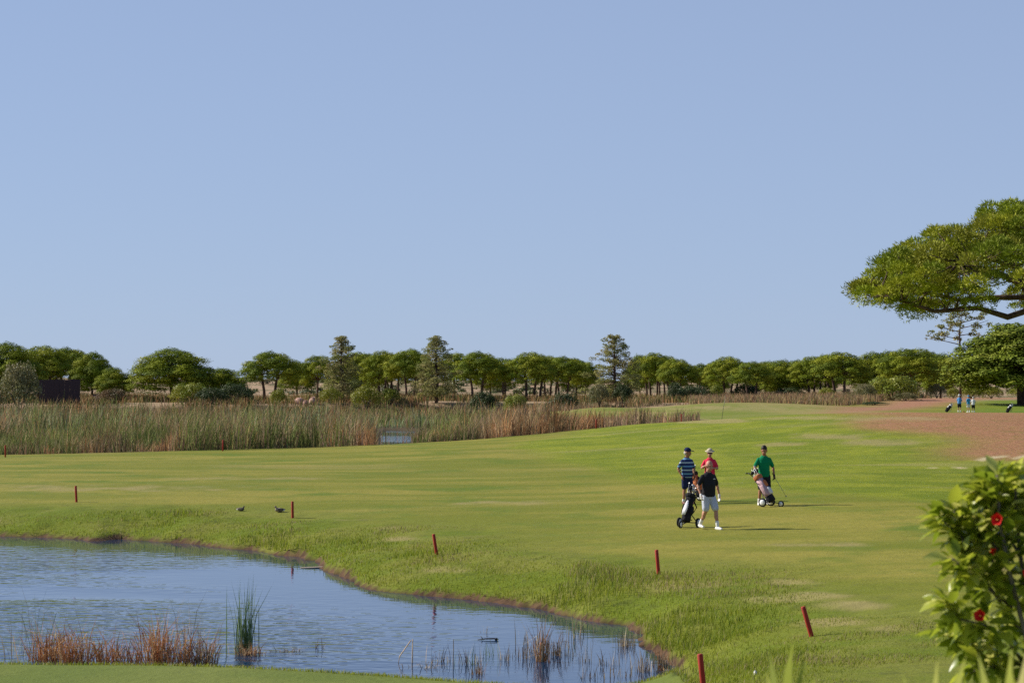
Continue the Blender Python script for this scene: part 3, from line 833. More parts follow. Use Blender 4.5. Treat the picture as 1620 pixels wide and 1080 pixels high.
for a_ in [(BG, 1412, 592, 48, 322, 'bright green rounded bush as tall as a man behind the far green'),
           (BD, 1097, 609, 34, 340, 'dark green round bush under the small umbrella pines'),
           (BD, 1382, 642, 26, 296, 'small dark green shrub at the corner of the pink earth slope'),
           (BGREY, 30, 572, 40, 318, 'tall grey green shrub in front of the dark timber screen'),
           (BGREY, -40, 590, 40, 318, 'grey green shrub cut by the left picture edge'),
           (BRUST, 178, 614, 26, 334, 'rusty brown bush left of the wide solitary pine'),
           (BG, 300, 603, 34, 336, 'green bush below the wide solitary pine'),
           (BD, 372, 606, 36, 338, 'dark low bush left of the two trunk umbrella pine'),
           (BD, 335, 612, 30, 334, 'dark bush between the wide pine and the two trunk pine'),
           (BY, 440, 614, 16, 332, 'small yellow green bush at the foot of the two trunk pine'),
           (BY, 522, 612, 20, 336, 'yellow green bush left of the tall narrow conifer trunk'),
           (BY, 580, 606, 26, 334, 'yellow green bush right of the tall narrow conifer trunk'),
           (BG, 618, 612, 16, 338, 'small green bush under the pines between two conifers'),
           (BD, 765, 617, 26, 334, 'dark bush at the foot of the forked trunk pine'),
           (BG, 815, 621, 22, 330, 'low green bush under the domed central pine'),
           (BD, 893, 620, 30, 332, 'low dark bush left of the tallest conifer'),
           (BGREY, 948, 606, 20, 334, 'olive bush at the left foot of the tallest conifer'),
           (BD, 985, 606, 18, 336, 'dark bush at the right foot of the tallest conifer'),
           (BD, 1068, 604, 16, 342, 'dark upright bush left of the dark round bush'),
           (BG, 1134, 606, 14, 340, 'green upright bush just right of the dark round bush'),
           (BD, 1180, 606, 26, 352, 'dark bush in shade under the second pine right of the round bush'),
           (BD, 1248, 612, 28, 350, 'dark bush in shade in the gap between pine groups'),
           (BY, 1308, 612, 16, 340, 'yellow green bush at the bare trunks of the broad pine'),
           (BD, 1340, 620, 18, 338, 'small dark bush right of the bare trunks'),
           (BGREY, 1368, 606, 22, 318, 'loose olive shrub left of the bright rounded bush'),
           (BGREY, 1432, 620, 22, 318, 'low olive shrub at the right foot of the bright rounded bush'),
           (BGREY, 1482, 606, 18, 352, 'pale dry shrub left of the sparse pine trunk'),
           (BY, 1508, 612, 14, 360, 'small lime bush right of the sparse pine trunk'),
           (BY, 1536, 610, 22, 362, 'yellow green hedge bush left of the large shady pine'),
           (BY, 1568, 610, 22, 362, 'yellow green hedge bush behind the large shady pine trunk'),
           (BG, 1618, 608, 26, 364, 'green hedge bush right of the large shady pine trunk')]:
    bush(*a_, rz=a_[1])

# ---- large shady pine on the right, the sparse tall one behind it
big = stone_pine_meshes(41, [(-.1, 0, -.35)], .34, .52, 84, 560, .72, .14, low=True, pal=[(.20, .245, .02), (.165, .21, .018), (.24, .27, .028), (.14, .185, .02)])
tree('shady_pine', big, 1618, 511, 118, 296, 'large dense stone pine with dark trunk shading the tee at right', None, rz=.4)
def sparse_pine():
    p = ground(1519, 340)
    e = empty('sparse_pine', p)
    H = zpx(488, 340) - p.z
    br, cl = MB(), []
    br.tube([(0, 0, -.3), (.1, 0, H * .4), (-.1, 0, H * .72), (.25, 0, H * .95)], [.2, .16, .12, .04], 7)
    rs = np.random.default_rng(5)
    for f, ang, L in [(.60, 3.3, 4.6), (.66, 2.9, 3.3), (.70, .2, 2.6), (.74, 3.5, 3.0), (.78, 5.9, 4.0), (.82, 2.6, 2.4), (.84, .5, 4.2), (.9, 3.9, 1.8), (.92, .9, 2.6), (.66, 1.4, 2.2), (.8, 4.6, 2.0), (.97, 2.2, 1.0)]:
        c0 = Vector((0, 0, H * f)); tip = c0 + Vector((math.cos(ang) * L, math.sin(ang) * L, L * .28))
        m = c0.lerp(tip, .5) + Vector((0, 0, -.15))
        br.tube([c0, m, tip], [.075, .05, .02], 5)
        for k in range(7):
            q = c0.lerp(tip, rs.uniform(.5, 1.0)) + Vector(rs.normal(0, .42, 3))
            br.tube([m, q], [.03, .012], 4)
            cl.append((q.x, q.y, q.z, rs.uniform(.25, .55)))
    V, F, C = clump_leaves(cl, 200, .22, PAL_GREY, .7, under=.7, jit=1.0)
    link('crown', npmesh('sparse_crown', V, F, C), e, M_PINE)
    br.build('trunk', M_BARK, e)
    tag(e, 'tall thin pine with sparse crown and bare limbs against the sky', 'tree')
sparse_pine()

# ---- the near umbrella pine whose crown enters at the right edge
def near_pine():
    d = 92.0
    p = ground(1672, d)
    e = empty('umbrella_pine', p)
    H = zpx(296, d) - p.z
    K = d / FPX
    rs = np.random.default_rng(77)
    br, cl = MB(), []
    def Q(px, py, y=0.0): return Vector(((px - 1672) * K, y, zpx(py, d) - p.z))
    fork = Q(1660, 520)
    br.tube([(0.3, 0, -.5), (.12, .05, H * .15), (-.05, 0, H * .3), fork], [.44, .36, .32, .29], 10)
    # main limbs: pixel way-points with a depth each
    limbs = [([(1660, 520, 0), (1628, 490, -.2), (1590, 502, -.5), (1540, 488, -.9), (1470, 494, -1.2), (1420, 478, -1.3), (1385, 468, -1.0)], .16),
             ([(1660, 520, 0), (1626, 470, .2), (1580, 470, .4), (1520, 474, .5), (1440, 455, .6), (1385, 450, .6)], .15),
             ([(1660, 520, 0), (1622, 448, .4), (1586, 430, 1.0), (1530, 418, 1.6), (1460, 415, 2.2), (1415, 420, 2.4)], .18),
             ([(1660, 520, 0), (1625, 440, -.4), (1600, 425, -1.2), (1550, 415, -2.0), (1500, 418, -2.6)], .17),
             ([(1660, 520, 0), (1655, 430, .3), (1630, 380, .8), (1600, 340, 1.4)], .18),
             ([(1660, 520, 0), (1680, 420, -.4), (1690, 400, -1.0), (1680, 380, -2.0)], .18),
             ([(1660, 520, 0), (1720, 460, .5), (1790, 430, 1.4), (1870, 420, 2.4)], .19),
             ([(1660, 520, 0), (1730, 450, -.5), (1800, 400, -2.0), (1860, 380, -3.6)], .18),
             ([(1660, 520, 0), (1740, 490, .1), (1820, 480, .4), (1920, 470, .2)], .16),
             ([(1660, 520, 0), (1670, 440, 1.6), (1690, 390, 3.6), (1700, 370, 5.4)], .18),
             ([(1660, 520, 0), (1650, 440, -1.8), (1660, 400, -3.8), (1660, 380, -5.2)], .17)]
    nodes = []
    for pts, r0 in limbs:
        ps = [Q(*q) for q in pts]
        n = len(ps)
        br.tube(ps, [r0 * (1 - .8 * i / (n - 1)) for i in range(n)], 8)
        for i in range(1, n - 1):
            for t_ in np.linspace(0, 1, 5)[:-1]: nodes.append(ps[i].lerp(ps[i + 1], float(t_)))
        nodes.append(ps[-1])
    # outline of the crown (pixels): upper and lower edge by column
    ux = [1352, 1372, 1398, 1420, 1450, 1500, 1560, 1610, 1660, 1720, 1800, 1880, 1960, 2000]
    uy = [452, 440, 400, 388, 370, 345, 322, 308, 300, 300, 318, 352, 412, 455]
    ly = [466, 486, 500, 506, 506, 500, 478, 470, 465, 470, 486, 500, 500, 470]
    Rk = 330 * K
    tries = 0
    while len(cl) < 390 and tries < 14000:
        tries += 1
        px = rs.uniform(1365, 1990); y = rs.uniform(-1, 1) * 7.4
        # crown is round in plan: shrink the outline as depth grows
        rr = math.sqrt(((px - 1676) / 322) ** 2 + (y / 7.6) ** 2)
        if rr > 1: continue
        pe = 1676 + (px - 1676) / max(1e-3, abs(px - 1676) / 322) * rr if abs(px - 1676) > 1 else 1676 + 322 * rr
        top, bot = np.interp(pe, ux, uy), np.interp(pe, ux, ly)
        f = rs.random() ** 1.6
        r_ = rs.uniform(.38, .72) * (1.0 if f < .5 else .8)
        inset = r_ / K * .55
        py = top + inset + (bot - top - 2 * inset) * f
        # leave the open window round the fork and under the dome free of leaves
        if f > .5 and rr < .5 and rs.random() < .7: continue
        if abs(px - 1590) < 42 and 425 < py < 500 and rs.random() < .8: continue
        c = Q(px, py, y)
        if any((c - Vector(o[:3])).length < .42 * (r_ + o[3]) for o in cl) and rs.random() < .8: continue
        cl.append((c.x, c.y, c.z, r_))
    for (x, y, z, r_) in cl:
        c = Vector((x, y, z))
        nb = min(nodes, key=lambda q: (q - c).length + max(0, q.z - c.z) * .5)
        L = (nb - c).length
        m = nb.lerp(c, .5) + Vector((rs.normal(0, .06), rs.normal(0, .06), -.06 * L))
        br.tube([nb, m, c], [.035 + .008 * L, .03, .015], 5)
        for k in range(3):
            q = c + Vector(rs.normal(0, .35, 3)) * r_
            br.tube([m.lerp(c, .5), q], [.014, .006], 4)
    pal = [(.315, .350, .020), (.260, .310, .018), (.37, .385, .030), (.205, .255, .020), (.29, .295, .034)]
    V, F, C = clump_leaves(cl, 2400, .126, pal, .66, needle=True, under=.35)
    link('crown', npmesh('umbrella_crown', V, F, C), e, M_PINE)
    br.build('trunk', M_BARK, e)
    tag(e, 'large near umbrella pine whose crown of clumped needles enters at the right edge', 'tree')
near_pine()

# ---- timber screen and stones in the left background
def wood(name, c0, c1):
    t = NT(name); n = t.noise(t.pos((6, 6, .6)), 3, 4)
    t.put(t.p.inputs['Base Color'], t.mix(n, c0, c1)); t.p.inputs['Roughness'].default_value = .85; return t.m
M_TIMBER = wood('dark_timber', (.050, .032, .034), (.085, .055, .055))
def screen():
    d = 330.0; K = d / FPX
    x0, x1 = atd(62, d), atd(127, d); zb = hz((x0 + x1) / 2, d)
    e = empty('timber_screen', ((x0 + x1) / 2, d, zb))
    h = zpx(600, d) - zb; W = x1 - x0; n = 8
    for i in range(n):
        b = MB().box((-W / 2 + W * (i + .5) / n, random.uniform(-.02, .02), h / 2 + random.uniform(-.05, .05)), (W / n - .015, .06, h))
        b.build('plank', M_TIMBER, e, False)
    for z in (.25, .85): MB().box((0, .07, h * z), (W, .07, .14)).build('rail', M_TIMBER, e, False)
    for x in (-W / 2 + .1, 0, W / 2 - .1): MB().box((x, .15, h * .5 - .1), (.14, .1, h + .1)).build('post', M_TIMBER, e, False)
    tag(e, 'dark timber plank screen under the pines at far left', 'fence')
screen()
def stone_mat(name, c0, c1, s=3):
    t = NT(name); n = t.noise(t.pos(), s, 5, .65)
    t.put(t.p.inputs['Base Color'], t.mix(t.ramp(n, .3, .7), c0, c1)); t.p.inputs['Roughness'].default_value = .95; t.bump(n, .6, .05); return t.m
M_PINKROCK = stone_mat('pink_stone', (.30, .17, .13), (.50, .34, .28))
def rock(name, loc, r, mat, label, cat='rock', group=None, seed=0):
    rs = np.random.default_rng(seed)
    me = MB().ell((0, 0, r[2] * .55), r, nu=12, nv=7).mesh(name)
    for v in me.vertices: v.co *= 1 + rs.uniform(-.35, .2)
    o = link(name, me, None, mat); o.location = loc; o.rotation_euler[2] = seed
    return tag(o, label, cat, group)
for i, (px, d, r, lb) in enumerate([(474, 318, (.75, .7, .6), 'left pink boulder of the pair on the sand'), (496, 318, (.85, .7, .65), 'right pink boulder of the pair on the sand'), (484, 316, (.4, .4, .4), 'small pink boulder in front of the pink pair')]):
    d += 18; p = ground(px, d); rock('boulder', (p.x, p.y, p.z - .15), r, M_PINKROCK, lb, 'boulder', 'pink boulders on the sand', i + 1)
def ruin():
    d = 338.0; p = ground(158, d)
    e = empty('low_wall', (p.x, p.y, p.z))
    MB().box((0, 0, .45), (1.7, .5, 1.2)).build('wall', M_PINKROCK, e, False)
    MB().box((0, 0, 1.13), (1.9, .62, .16)).build('coping', M_TIMBER, e, False)
    tag(e, 'low pink masonry wall with dark coping right of the timber screen', 'wall')
ruin()

# ------------------------------------------------------------------ people
def flat_mat(name, c, rough=.75, spec=.25, vary=.12, scale=14, metal=0.0):
    t = NT(name); n = t.noise(t.pos(), scale, 4)
    t.put(t.p.inputs['Base Color'], t.mix(n, tuple(v * (1 - vary) for v in c), tuple(min(1, v * (1 + vary)) for v in c)))
    t.p.inputs['Roughness'].default_value = rough; t.p.inputs['Specular IOR Level'].default_value = spec; t.p.inputs['Metallic'].default_value = metal
    t.bump(n, .25, .01)
    return t.m
def cloth(name, c, vary=.15): 
    t = NT(name); n = t.noise(t.pos((1, 1, .45)), 7, 4, .6); n2 = t.noise(t.pos(), 60, 2)
    t.put(t.p.inputs['Base Color'], t.mix(n, tuple(v * (1 - vary) for v in c), tuple(min(1, v * (1 + vary)) for v in c)))
    t.p.inputs['Roughness'].default_value = .9; t.p.inputs['Specular IOR Level'].default_value = .15
    t.bump(t.math('ADD', n, t.math('MULTIPLY', n2, .08)), .9, .05); return t.m
def stripes(name):
    t = NT(name)
    sp = t.new('ShaderNodeSeparateXYZ'); t.l.new(t.pos(), sp.inputs[0])
    ph = t.math('FRACT', t.math('MULTIPLY', sp.outputs[2], 8.3))
    a1 = t.math('LESS_THAN', ph, .34); ph2 = t.math('FRACT', t.math('MULTIPLY', sp.outputs[2], 4.15)); a2 = t.math('GREATER_THAN', ph2, .5)
    c_ = t.mix(a2, (.16, .34, .52), (.42, .52, .60))
    t.put(t.p.inputs['Base Color'], t.mix(a1, (.018, .035, .13), c_)); t.p.inputs['Roughness'].default_value = .9
    t.bump(t.noise(t.pos((1, 1, .45)), 7, 4), .8, .05)
    return t.m
M_SKIN = flat_mat('skin', (.46, .235, .15), .55, .35, .1, 20)
M_SKIN2 = flat_mat('tanned_skin', (.36, .165, .095), .55, .35, .1, 20)
M_HAIR = flat_mat('dark_hair', (.018, .012, .009), .6, .3, .3, 40)
M_GREYHAIR = flat_mat('pale_hair', (.50, .47, .42), .6, .3, .2, 40)
M_BLACK = cloth('black_cloth', (.022, .022, .026))
M_NAVY = cloth('navy_cloth', (.018, .025, .075))
M_PALE = cloth('pale_grey_cloth', (.50, .53, .62))
M_RED = cloth('coral_red_cloth', (.72, .035, .085))
M_GREENC = cloth('green_cloth', (.004, .215, .085))
M_STRIPE = stripes('blue_striped_cloth')
M_BLUEC = cloth('blue_cloth', (.04, .30, .55))
M_LBLUE = cloth('light_blue_cloth', (.10, .28, .55))
M_WHITEC = cloth('white_cloth', (.72, .72, .72))
M_BEIGE = cloth('beige_cloth', (.55, .47, .34))
M_SHOEW = flat_mat('white_leather', (.78, .76, .72), .5, .4, .05)
M_SHOEB = flat_mat('brown_leather', (.16, .06, .035), .5, .4, .2)
M_DARKP = flat_mat('black_plastic', (.02, .02, .022), .45, .4, .1)
M_EYE = flat_mat('eye', (.02, .015, .012), .2, .5, 0)
M_LIP = flat_mat('lips', (.34, .11, .085), .5, .3, .05)

HS = 1.13
def Rz(a): return Matrix.Rotation(a, 3, 'Z')
def person(name, label, px, py, H, rz, look, legs, arms, outfit, vox=.0095, d=None, belly=0.0, group=None, woman=False):
    """faces -Y before turning by rz. look: yaw and pitch of the head. legs: [(knee, ankle, toe yaw)] right then left.
    arms: [(elbow, wrist, finger dir, curl)] right then left, all in a 1.8 m body"""
    p = hit(px, py) if d is None else ground(px, d)
    e = empty('person', p, rz, H / 1.8)
    sw = .90 if woman else 1.0
    B = MB()
    secs = [(0, 0, .86, .15, .105), (0, .005, .93, .168, .12), (0, 0, 1.05, .150 + belly * .3, .112 + belly * .5), (0, -belly * .5, 1.14, .150 + belly * .3, .115 + belly), (0, -.005, 1.28, .168 * sw, .122), (0, .005, 1.38, .172 * sw, .112), (0, .012, 1.455, .11 * sw, .082), (0, .015, 1.50, .07, .065)]
    B.loft(secs)
    B.limb((0, .015, 1.46), (0, -.005, 1.60), .060, .055)
    hc = Vector((0, -.018, 1.548))
    M = Rz(look[0]) @ Matrix.Rotation(look[1], 3, 'X')
    def hd(v): return hc + M @ Vector(v) * HS
    def hr(*r_): return tuple(q * HS for q in r_)
    B.ell(hd((0, .012, .135)), hr(.077, .096, .108), M)
    B.ell(hd((0, -.022, .06)), hr(.060, .072, .072), M)
    B.limb(hd((0, -.085, .118)), hd((0, -.106, .082)), .012, .016, 8)
    B.ell(hd((0, -.080, .145)), hr(.052, .016, .012), M, 10, 6)
    B.ell(hd((0, -.078, .030)), hr(.026, .016, .017), M, 10, 6)
    for s in (-1, 1):
        B.ell(hd((s * .079, .012, .10)), hr(.012, .022, .034), M, 10, 6)
    # legs
    for s, (kn, an, ty) in zip((-1, 1), legs):
        hp = Vector((s * .092, 0, .90)); kn = Vector(kn); an = Vector(an)
        B.limb(hp, kn, .088, .056); B.limb(kn, an, .055, .036)
        cf = kn.lerp(an, .32) + Vector((0, .018, 0)); B.ell(cf, (.052, .056, .12))
        td = Rz(ty) @ Vector((0, -1, 0))
        B.limb(an + Vector((0, 0, -.045)), an + td * .13 + Vector((0, 0, -.055)), .034, .03)
    # arms and hands
    hands = []
    for s, (el, wr, fd, curl) in zip((-1, 1), arms):
        sh = Vector((s * .170 * sw, .012, 1.405)); el = Vector(el); wr = Vector(wr); fd = Vector(fd).normalized()
        B.limb(sh, el, .050, .040); B.limb(el, wr, .040, .027)
        B.ell(el.lerp(wr, .25), (.043, .043, .06))
        side = fd.cross(Vector((s, .25, .1))).normalized()           # across the palm
        pn = side.cross(fd).normalized()
        if pn.x * s > 0: pn = -pn                                    # the palm looks to the body
        front = side if side.y < 0 else -side
        k0 = wr + fd * .095
        for q in (-.028, -.010, .010, .028): B.limb(wr + front * q * .7 + fd * .015, k0 + front * q, .014, .012, 8)
        for q, L in ((.033, .070), (.011, .080), (-.011, .075), (-.032, .058)):
            a0 = k0 + front * q
            d1 = (fd + pn * curl * .5).normalized(); a1 = a0 + d1 * L * .5
            d2 = (fd + pn * curl * 1.6).normalized(); a2 = a1 + d2 * L * .5
            B.limb(a0, a1, .0105, .0095, 8); B.limb(a1, a2, .0095, .008, 8)
        t0 = wr + fd * .03 + front * .026; t1 = t0 + (front * .8 + fd * .8 + pn * .3).normalized() * .042; t2 = t1 + (fd + pn * .5).normalized() * .034
        B.limb(t0, t1, .013, .011, 8); B.limb(t1, t2, .011, .009, 8)
        hands.append((sh, el, wr, fd, front, pn, k0, curl))
    body = B.fused('body', outfit.get('skin', M_SKIN), e, vox, 3)
    # face
    for s in (-1, 1): MB().ell(hd((s * .031, -.083, .118)), hr(.011, .006, .007), M, 8, 5).build('eye', M_EYE, e)
    MB().ell(hd((0, -.090, .052)), hr(.022, .006, .007), M, 8, 5).build('mouth', M_LIP, e)
    # shirt
    S = MB()
    lowz = outfit.get('hem', .86)
    S.loft([(0, 0, lowz, .183 + belly * .2, .135 + belly * .3), (0, 0, .95, .184 + belly * .3, .136 + belly * .4), (0, -belly * .3, 1.08, .172 + belly * .4, .135 + belly * .8), (0, -belly * .5, 1.18, .172 + belly * .3, .138 + belly), (0, -.005, 1.30, .188 * sw, .140), (0, .005, 1.39, .196 * sw, .126), (0, .010, 1.435, .168 * sw, .110), (0, .012, 1.475, .118 * sw, .092), (0, .015, 1.50, .085, .082)], 20)
    for (sh, el, *_r) in hands:
        S.limb(sh + Vector((0, 0, -.008)), sh.lerp(el, .74), .060, .064)
    shirt = S.fused('shirt', outfit['shirt'], e, vox * 1.2, 3)
    C_ = MB()
    for k in range(14):
        w0 = 2 * math.pi * k / 14
        if abs(math.sin(w0) + 1) < .1: continue
        C_.limb((math.cos(w0) * .068, .012 + math.sin(w0) * .066, 1.485 - .02 * (math.sin(w0) < 0)), (math.cos(w0) * .072, .012 + math.sin(w0) * .072, 1.525 - .03 * (math.sin(w0) < -.5)), .014, .012, 6)
    C_.fused('collar', outfit.get('collar', outfit['shirt']), e, .012, 2)
    # shorts
    T = MB()
    T.loft([(0, 0, .80, .172, .13), (0, .005, .90, .182, .138), (0, 0, 1.0, .168 + belly * .3, .128 + belly * .4)], 18)
    for s, (kn, an, ty) in zip((-1, 1), legs):
        hp = Vector((s * .092, 0, .88)); kn = Vector(kn)
        T.limb(hp, hp.lerp(kn, outfit.get('shortlen', .80)), .110, .098)
    T.fused('shorts', outfit['shorts'], e, vox * 1.2, 3)
    # shoes and socks
    for s, (kn, an, ty) in zip((-1, 1), legs):
        an = Vector(an); td = Rz(ty) @ Vector((0, -1, 0)); lf = outfit.get('lift', {}).get(s, 0)
        K = MB(); up = Vector((0, 0, 1))
        heel = an - td * .045 - up * .045; toe = an + td * .165 - up * (.058 + lf * .3)
        K.limb(heel, heel.lerp(toe, .5), .045, .048); K.limb(heel.lerp(toe, .5), toe, .048, .036); K.limb(an + up * .0, heel.lerp(toe, .3), .042, .045)
        sh_ = K.fused('shoe', outfit.get('shoe', M_SHOEW), e, .010, 2)
        MB().limb(heel - up * .032, toe - up * .020, .022, .018, 10).build('sole', outfit.get('sole', M_SHOEW), sh_)
        kn = Vector(kn); top = an.lerp(kn, outfit.get('sock', .22))
        MB().limb(an, top, .043, .048).build('sock', outfit.get('sockm', M_SHOEW), e)
    # hair or hat
    hw = outfit.get('head')
    if hw == 'bald':
        pass
    elif hw == 'hair':
        Hh = MB(); Hh.ell(hd((0, .022, .158)), hr(.083, .100, .098), M); Hh.ell(hd((0, .045, .10)), hr(.080, .078, .085), M)
        Hh.fused('hair', outfit['hairm'], e, .012, 2)
    elif hw in ('cap', 'hat'):
        Hh = MB(); Hh.ell(hd((0, .040, .095)), hr(.078, .080, .075), M)
        Hh.fused('hair', outfit['hairm'], e, .012, 2)
        c_ = MB(); c_.ell(hd((0, .010, .178)), hr(.090, .106, .082), M)
        cap = c_.fused('cap', outfit['capm'], e, .010, 2)
        br = MB()
        if hw == 'cap':
            br.ell(hd((0, -.125, .172)), hr(.075, .075, .010), M @ Matrix.Rotation(.18, 3, 'X'))
        else:
            br.ell(hd((0, .0, .168)), hr(.150, .165, .012), M)
        br.build('brim', outfit['capm'], cap)
        if hw == 'hat':
            MB().ell(hd((0, .006, .178)), hr(.094, .110, .018), M).build('band', M_DARKP, cap)
    if outfit.get('glasses'):
        g = MB()
        for s in (-1, 1): g.ell(hd((s * .032, -.092, .122)), hr(.027, .009, .019), M, 10, 6); g.limb(hd((s * .06, -.085, .124)), hd((s * .082, .01, .115)), .005, .004, 6)
        g.limb(hd((-.012, -.098, .124)), hd((.012, -.098, .124)), .004, .004, 6)
        g.build('sunglasses', M_DARKP, e)
    for s in outfit.get('glove', ()):
        sh, el, wr, fd, front, pn, k0, curl = hands[0 if s < 0 else 1]
        G = MB(); G.limb(wr - fd * .01, wr + fd * .05, .033, .036)
        for q in (-.028, -.010, .010, .028): G.limb(wr + front * q * .8, k0 + front * q, .019, .017, 8)
        for q, L in ((.033, .070), (.011, .080), (-.011, .075), (-.032, .058)):
            a0 = k0 + front * q; d1 = (fd + pn * curl * .5).normalized(); a1 = a0 + d1 * L * .5
            d2 = (fd + pn * curl * 1.6).normalized(); G.limb(a0, a1, .0145, .0135, 8); G.limb(a1, a1 + d2 * L * .5, .0135, .012, 8)
        G.fused('glove', outfit.get('glovem', M_SHOEW), e, .008, 2)
    tag(e, label, 'person', group)
    bpy.context.view_layer.update()
    return e, [(e.matrix_world @ (h[6])) for h in hands]

G_NEAR = 'golfers walking across the fairway'
man_black, hb = person('person', 'bald person in black polo and pale shorts walking towards the camera with white gloves', 1121, 837, 1.85, R(27), (R(4), R(10)),
    [((-.12, -.06, .50), (-.12, .22, .14), R(-4)), ((.12, -.17, .51), (.11, -.27, .085), R(6))],
    [((-.31, .03, 1.15), (-.31, -.12, .92), (-.05, -.25, -1), 1.2), ((.30, .05, 1.14), (.33, .0, .90), (.03, -.1, -1), .5)],
    dict(shirt=M_BLACK, shorts=M_PALE, shoe=M_SHOEW, head='bald', glove=(1, -1), lift={-1: .06}, shortlen=.86, sock=.3), belly=.035, group=G_NEAR)
MB().box((.075, -.168, 1.335), (.06, .006, .022)).build('shirt_logo', M_SHOEW, man_black)
man_stripe, hs = person('person', 'person in blue striped polo, navy shorts and navy cap looking at the one in red', 1087, 797, 1.76, R(28), (R(38), R(6)),
    [((-.11, -.03, .50), (-.12, .03, .085), R(-10)), ((.11, -.03, .50), (.13, .0, .085), R(12))],
    [((-.30, .06, 1.14), (-.24, -.05, .93), (.1, -.1, -1), .9), ((.29, .06, 1.14), (.25, -.04, .92), (-.1, -.1, -1), .9)],
    dict(shirt=M_STRIPE, shorts=M_NAVY, shoe=M_SHOEB, head='cap', capm=M_NAVY, hairm=M_GREYHAIR, skin=M_SKIN2, shortlen=.84, sock=.12), belly=.03, group=G_NEAR)
woman, hwm = person('person', 'person in coral red top and pale brimmed hat with sunglasses, one hand at the chest', 1123, 794, 1.69, R(-10), (R(8), R(10)),
    [((-.10, -.04, .50), (-.11, .02, .085), R(-8)), ((.10, -.02, .50), (.11, .02, .085), R(8))],
    [((-.27, -.04, 1.16), (-.08, -.26, 1.27), (.85, -.2, .45), .7), ((.26, .0, 1.15), (.16, -.22, 1.16), (-.4, -.5, .3), .8)],
    dict(shirt=M_RED, shorts=M_BEIGE, shoe=M_SHOEW, head='hat', capm=M_BEIGE, hairm=M_HAIR, glasses=True, glove=(), shortlen=.8), woman=True, group=G_NEAR)
man_green, hg = person('person', 'dark haired person in green polo and dark shorts behind a pink and white golf bag', 1209, 799, 1.83, R(10), (R(-24), R(22)),
    [((-.13, -.06, .50), (-.15, .06, .085), R(-14)), ((.11, -.04, .50), (.11, .12, .11), R(6))],
    [((-.31, -.02, 1.15), (-.23, -.20, .95), (.05, -.75, -.5), 1.5), ((.30, .06, 1.14), (.31, -.02, .91), (0, -.15, -1), 1.5)],
    dict(shirt=M_GREENC, shorts=M_BLACK, shoe=M_SHOEW, head='hair', hairm=M_HAIR, skin=M_SKIN2, glove=(1,), glovem=M_BLACK, collar=M_GREENC, shortlen=.86, sock=.25), group=G_NEAR)

# far golfers on the tee
G_FAR = 'golfers standing on the far tee'
stand = [((-.11, -.03, .50), (-.12, .02, .085), R(-10)), ((.11, -.03, .50), (.12, .02, .085), R(10))]
hang = [((-.29, .04, 1.14), (-.27, -.04, .90), (0, -.1, -1), .7), ((.29, .04, 1.14), (.27, -.04, .90), (0, -.1, -1), .7)]
front = [((-.27, .0, 1.16), (-.10, -.22, 1.10), (.8, -.3, .1), .8), ((.27, .0, 1.16), (.10, -.22, 1.12), (-.8, -.3, .1), .8)]
DF = 254.0
person('person', 'far person in light blue shirt and black shorts, tallest and leftmost on the tee', 1517.5, 0, 1.84, R(150), (R(-20), 0), stand, front, dict(shirt=M_LBLUE, shorts=M_BLACK, head='cap', capm=M_WHITEC, hairm=M_GREYHAIR, shortlen=.86), .012, DF, .05, G_FAR)
person('person', 'far person in turquoise blue top and white shorts, middle of the three on the tee', 1532, 0, 1.74, R(200), (R(20), 0), stand, hang, dict(shirt=M_BLUEC, shorts=M_WHITEC, head='cap', capm=M_BLUEC, hairm=M_HAIR, shortlen=.8), .012, DF + 1.5, .02, G_FAR)
person('person', 'far person in white top and black skirt-length shorts, shortest on the tee', 1539.5, 0, 1.64, R(160), (R(10), 0), stand, front, dict(shirt=M_WHITEC, shorts=M_BLACK, head='hair', hairm=M_GREYHAIR, shortlen=.9), .012, DF, .03, G_FAR)

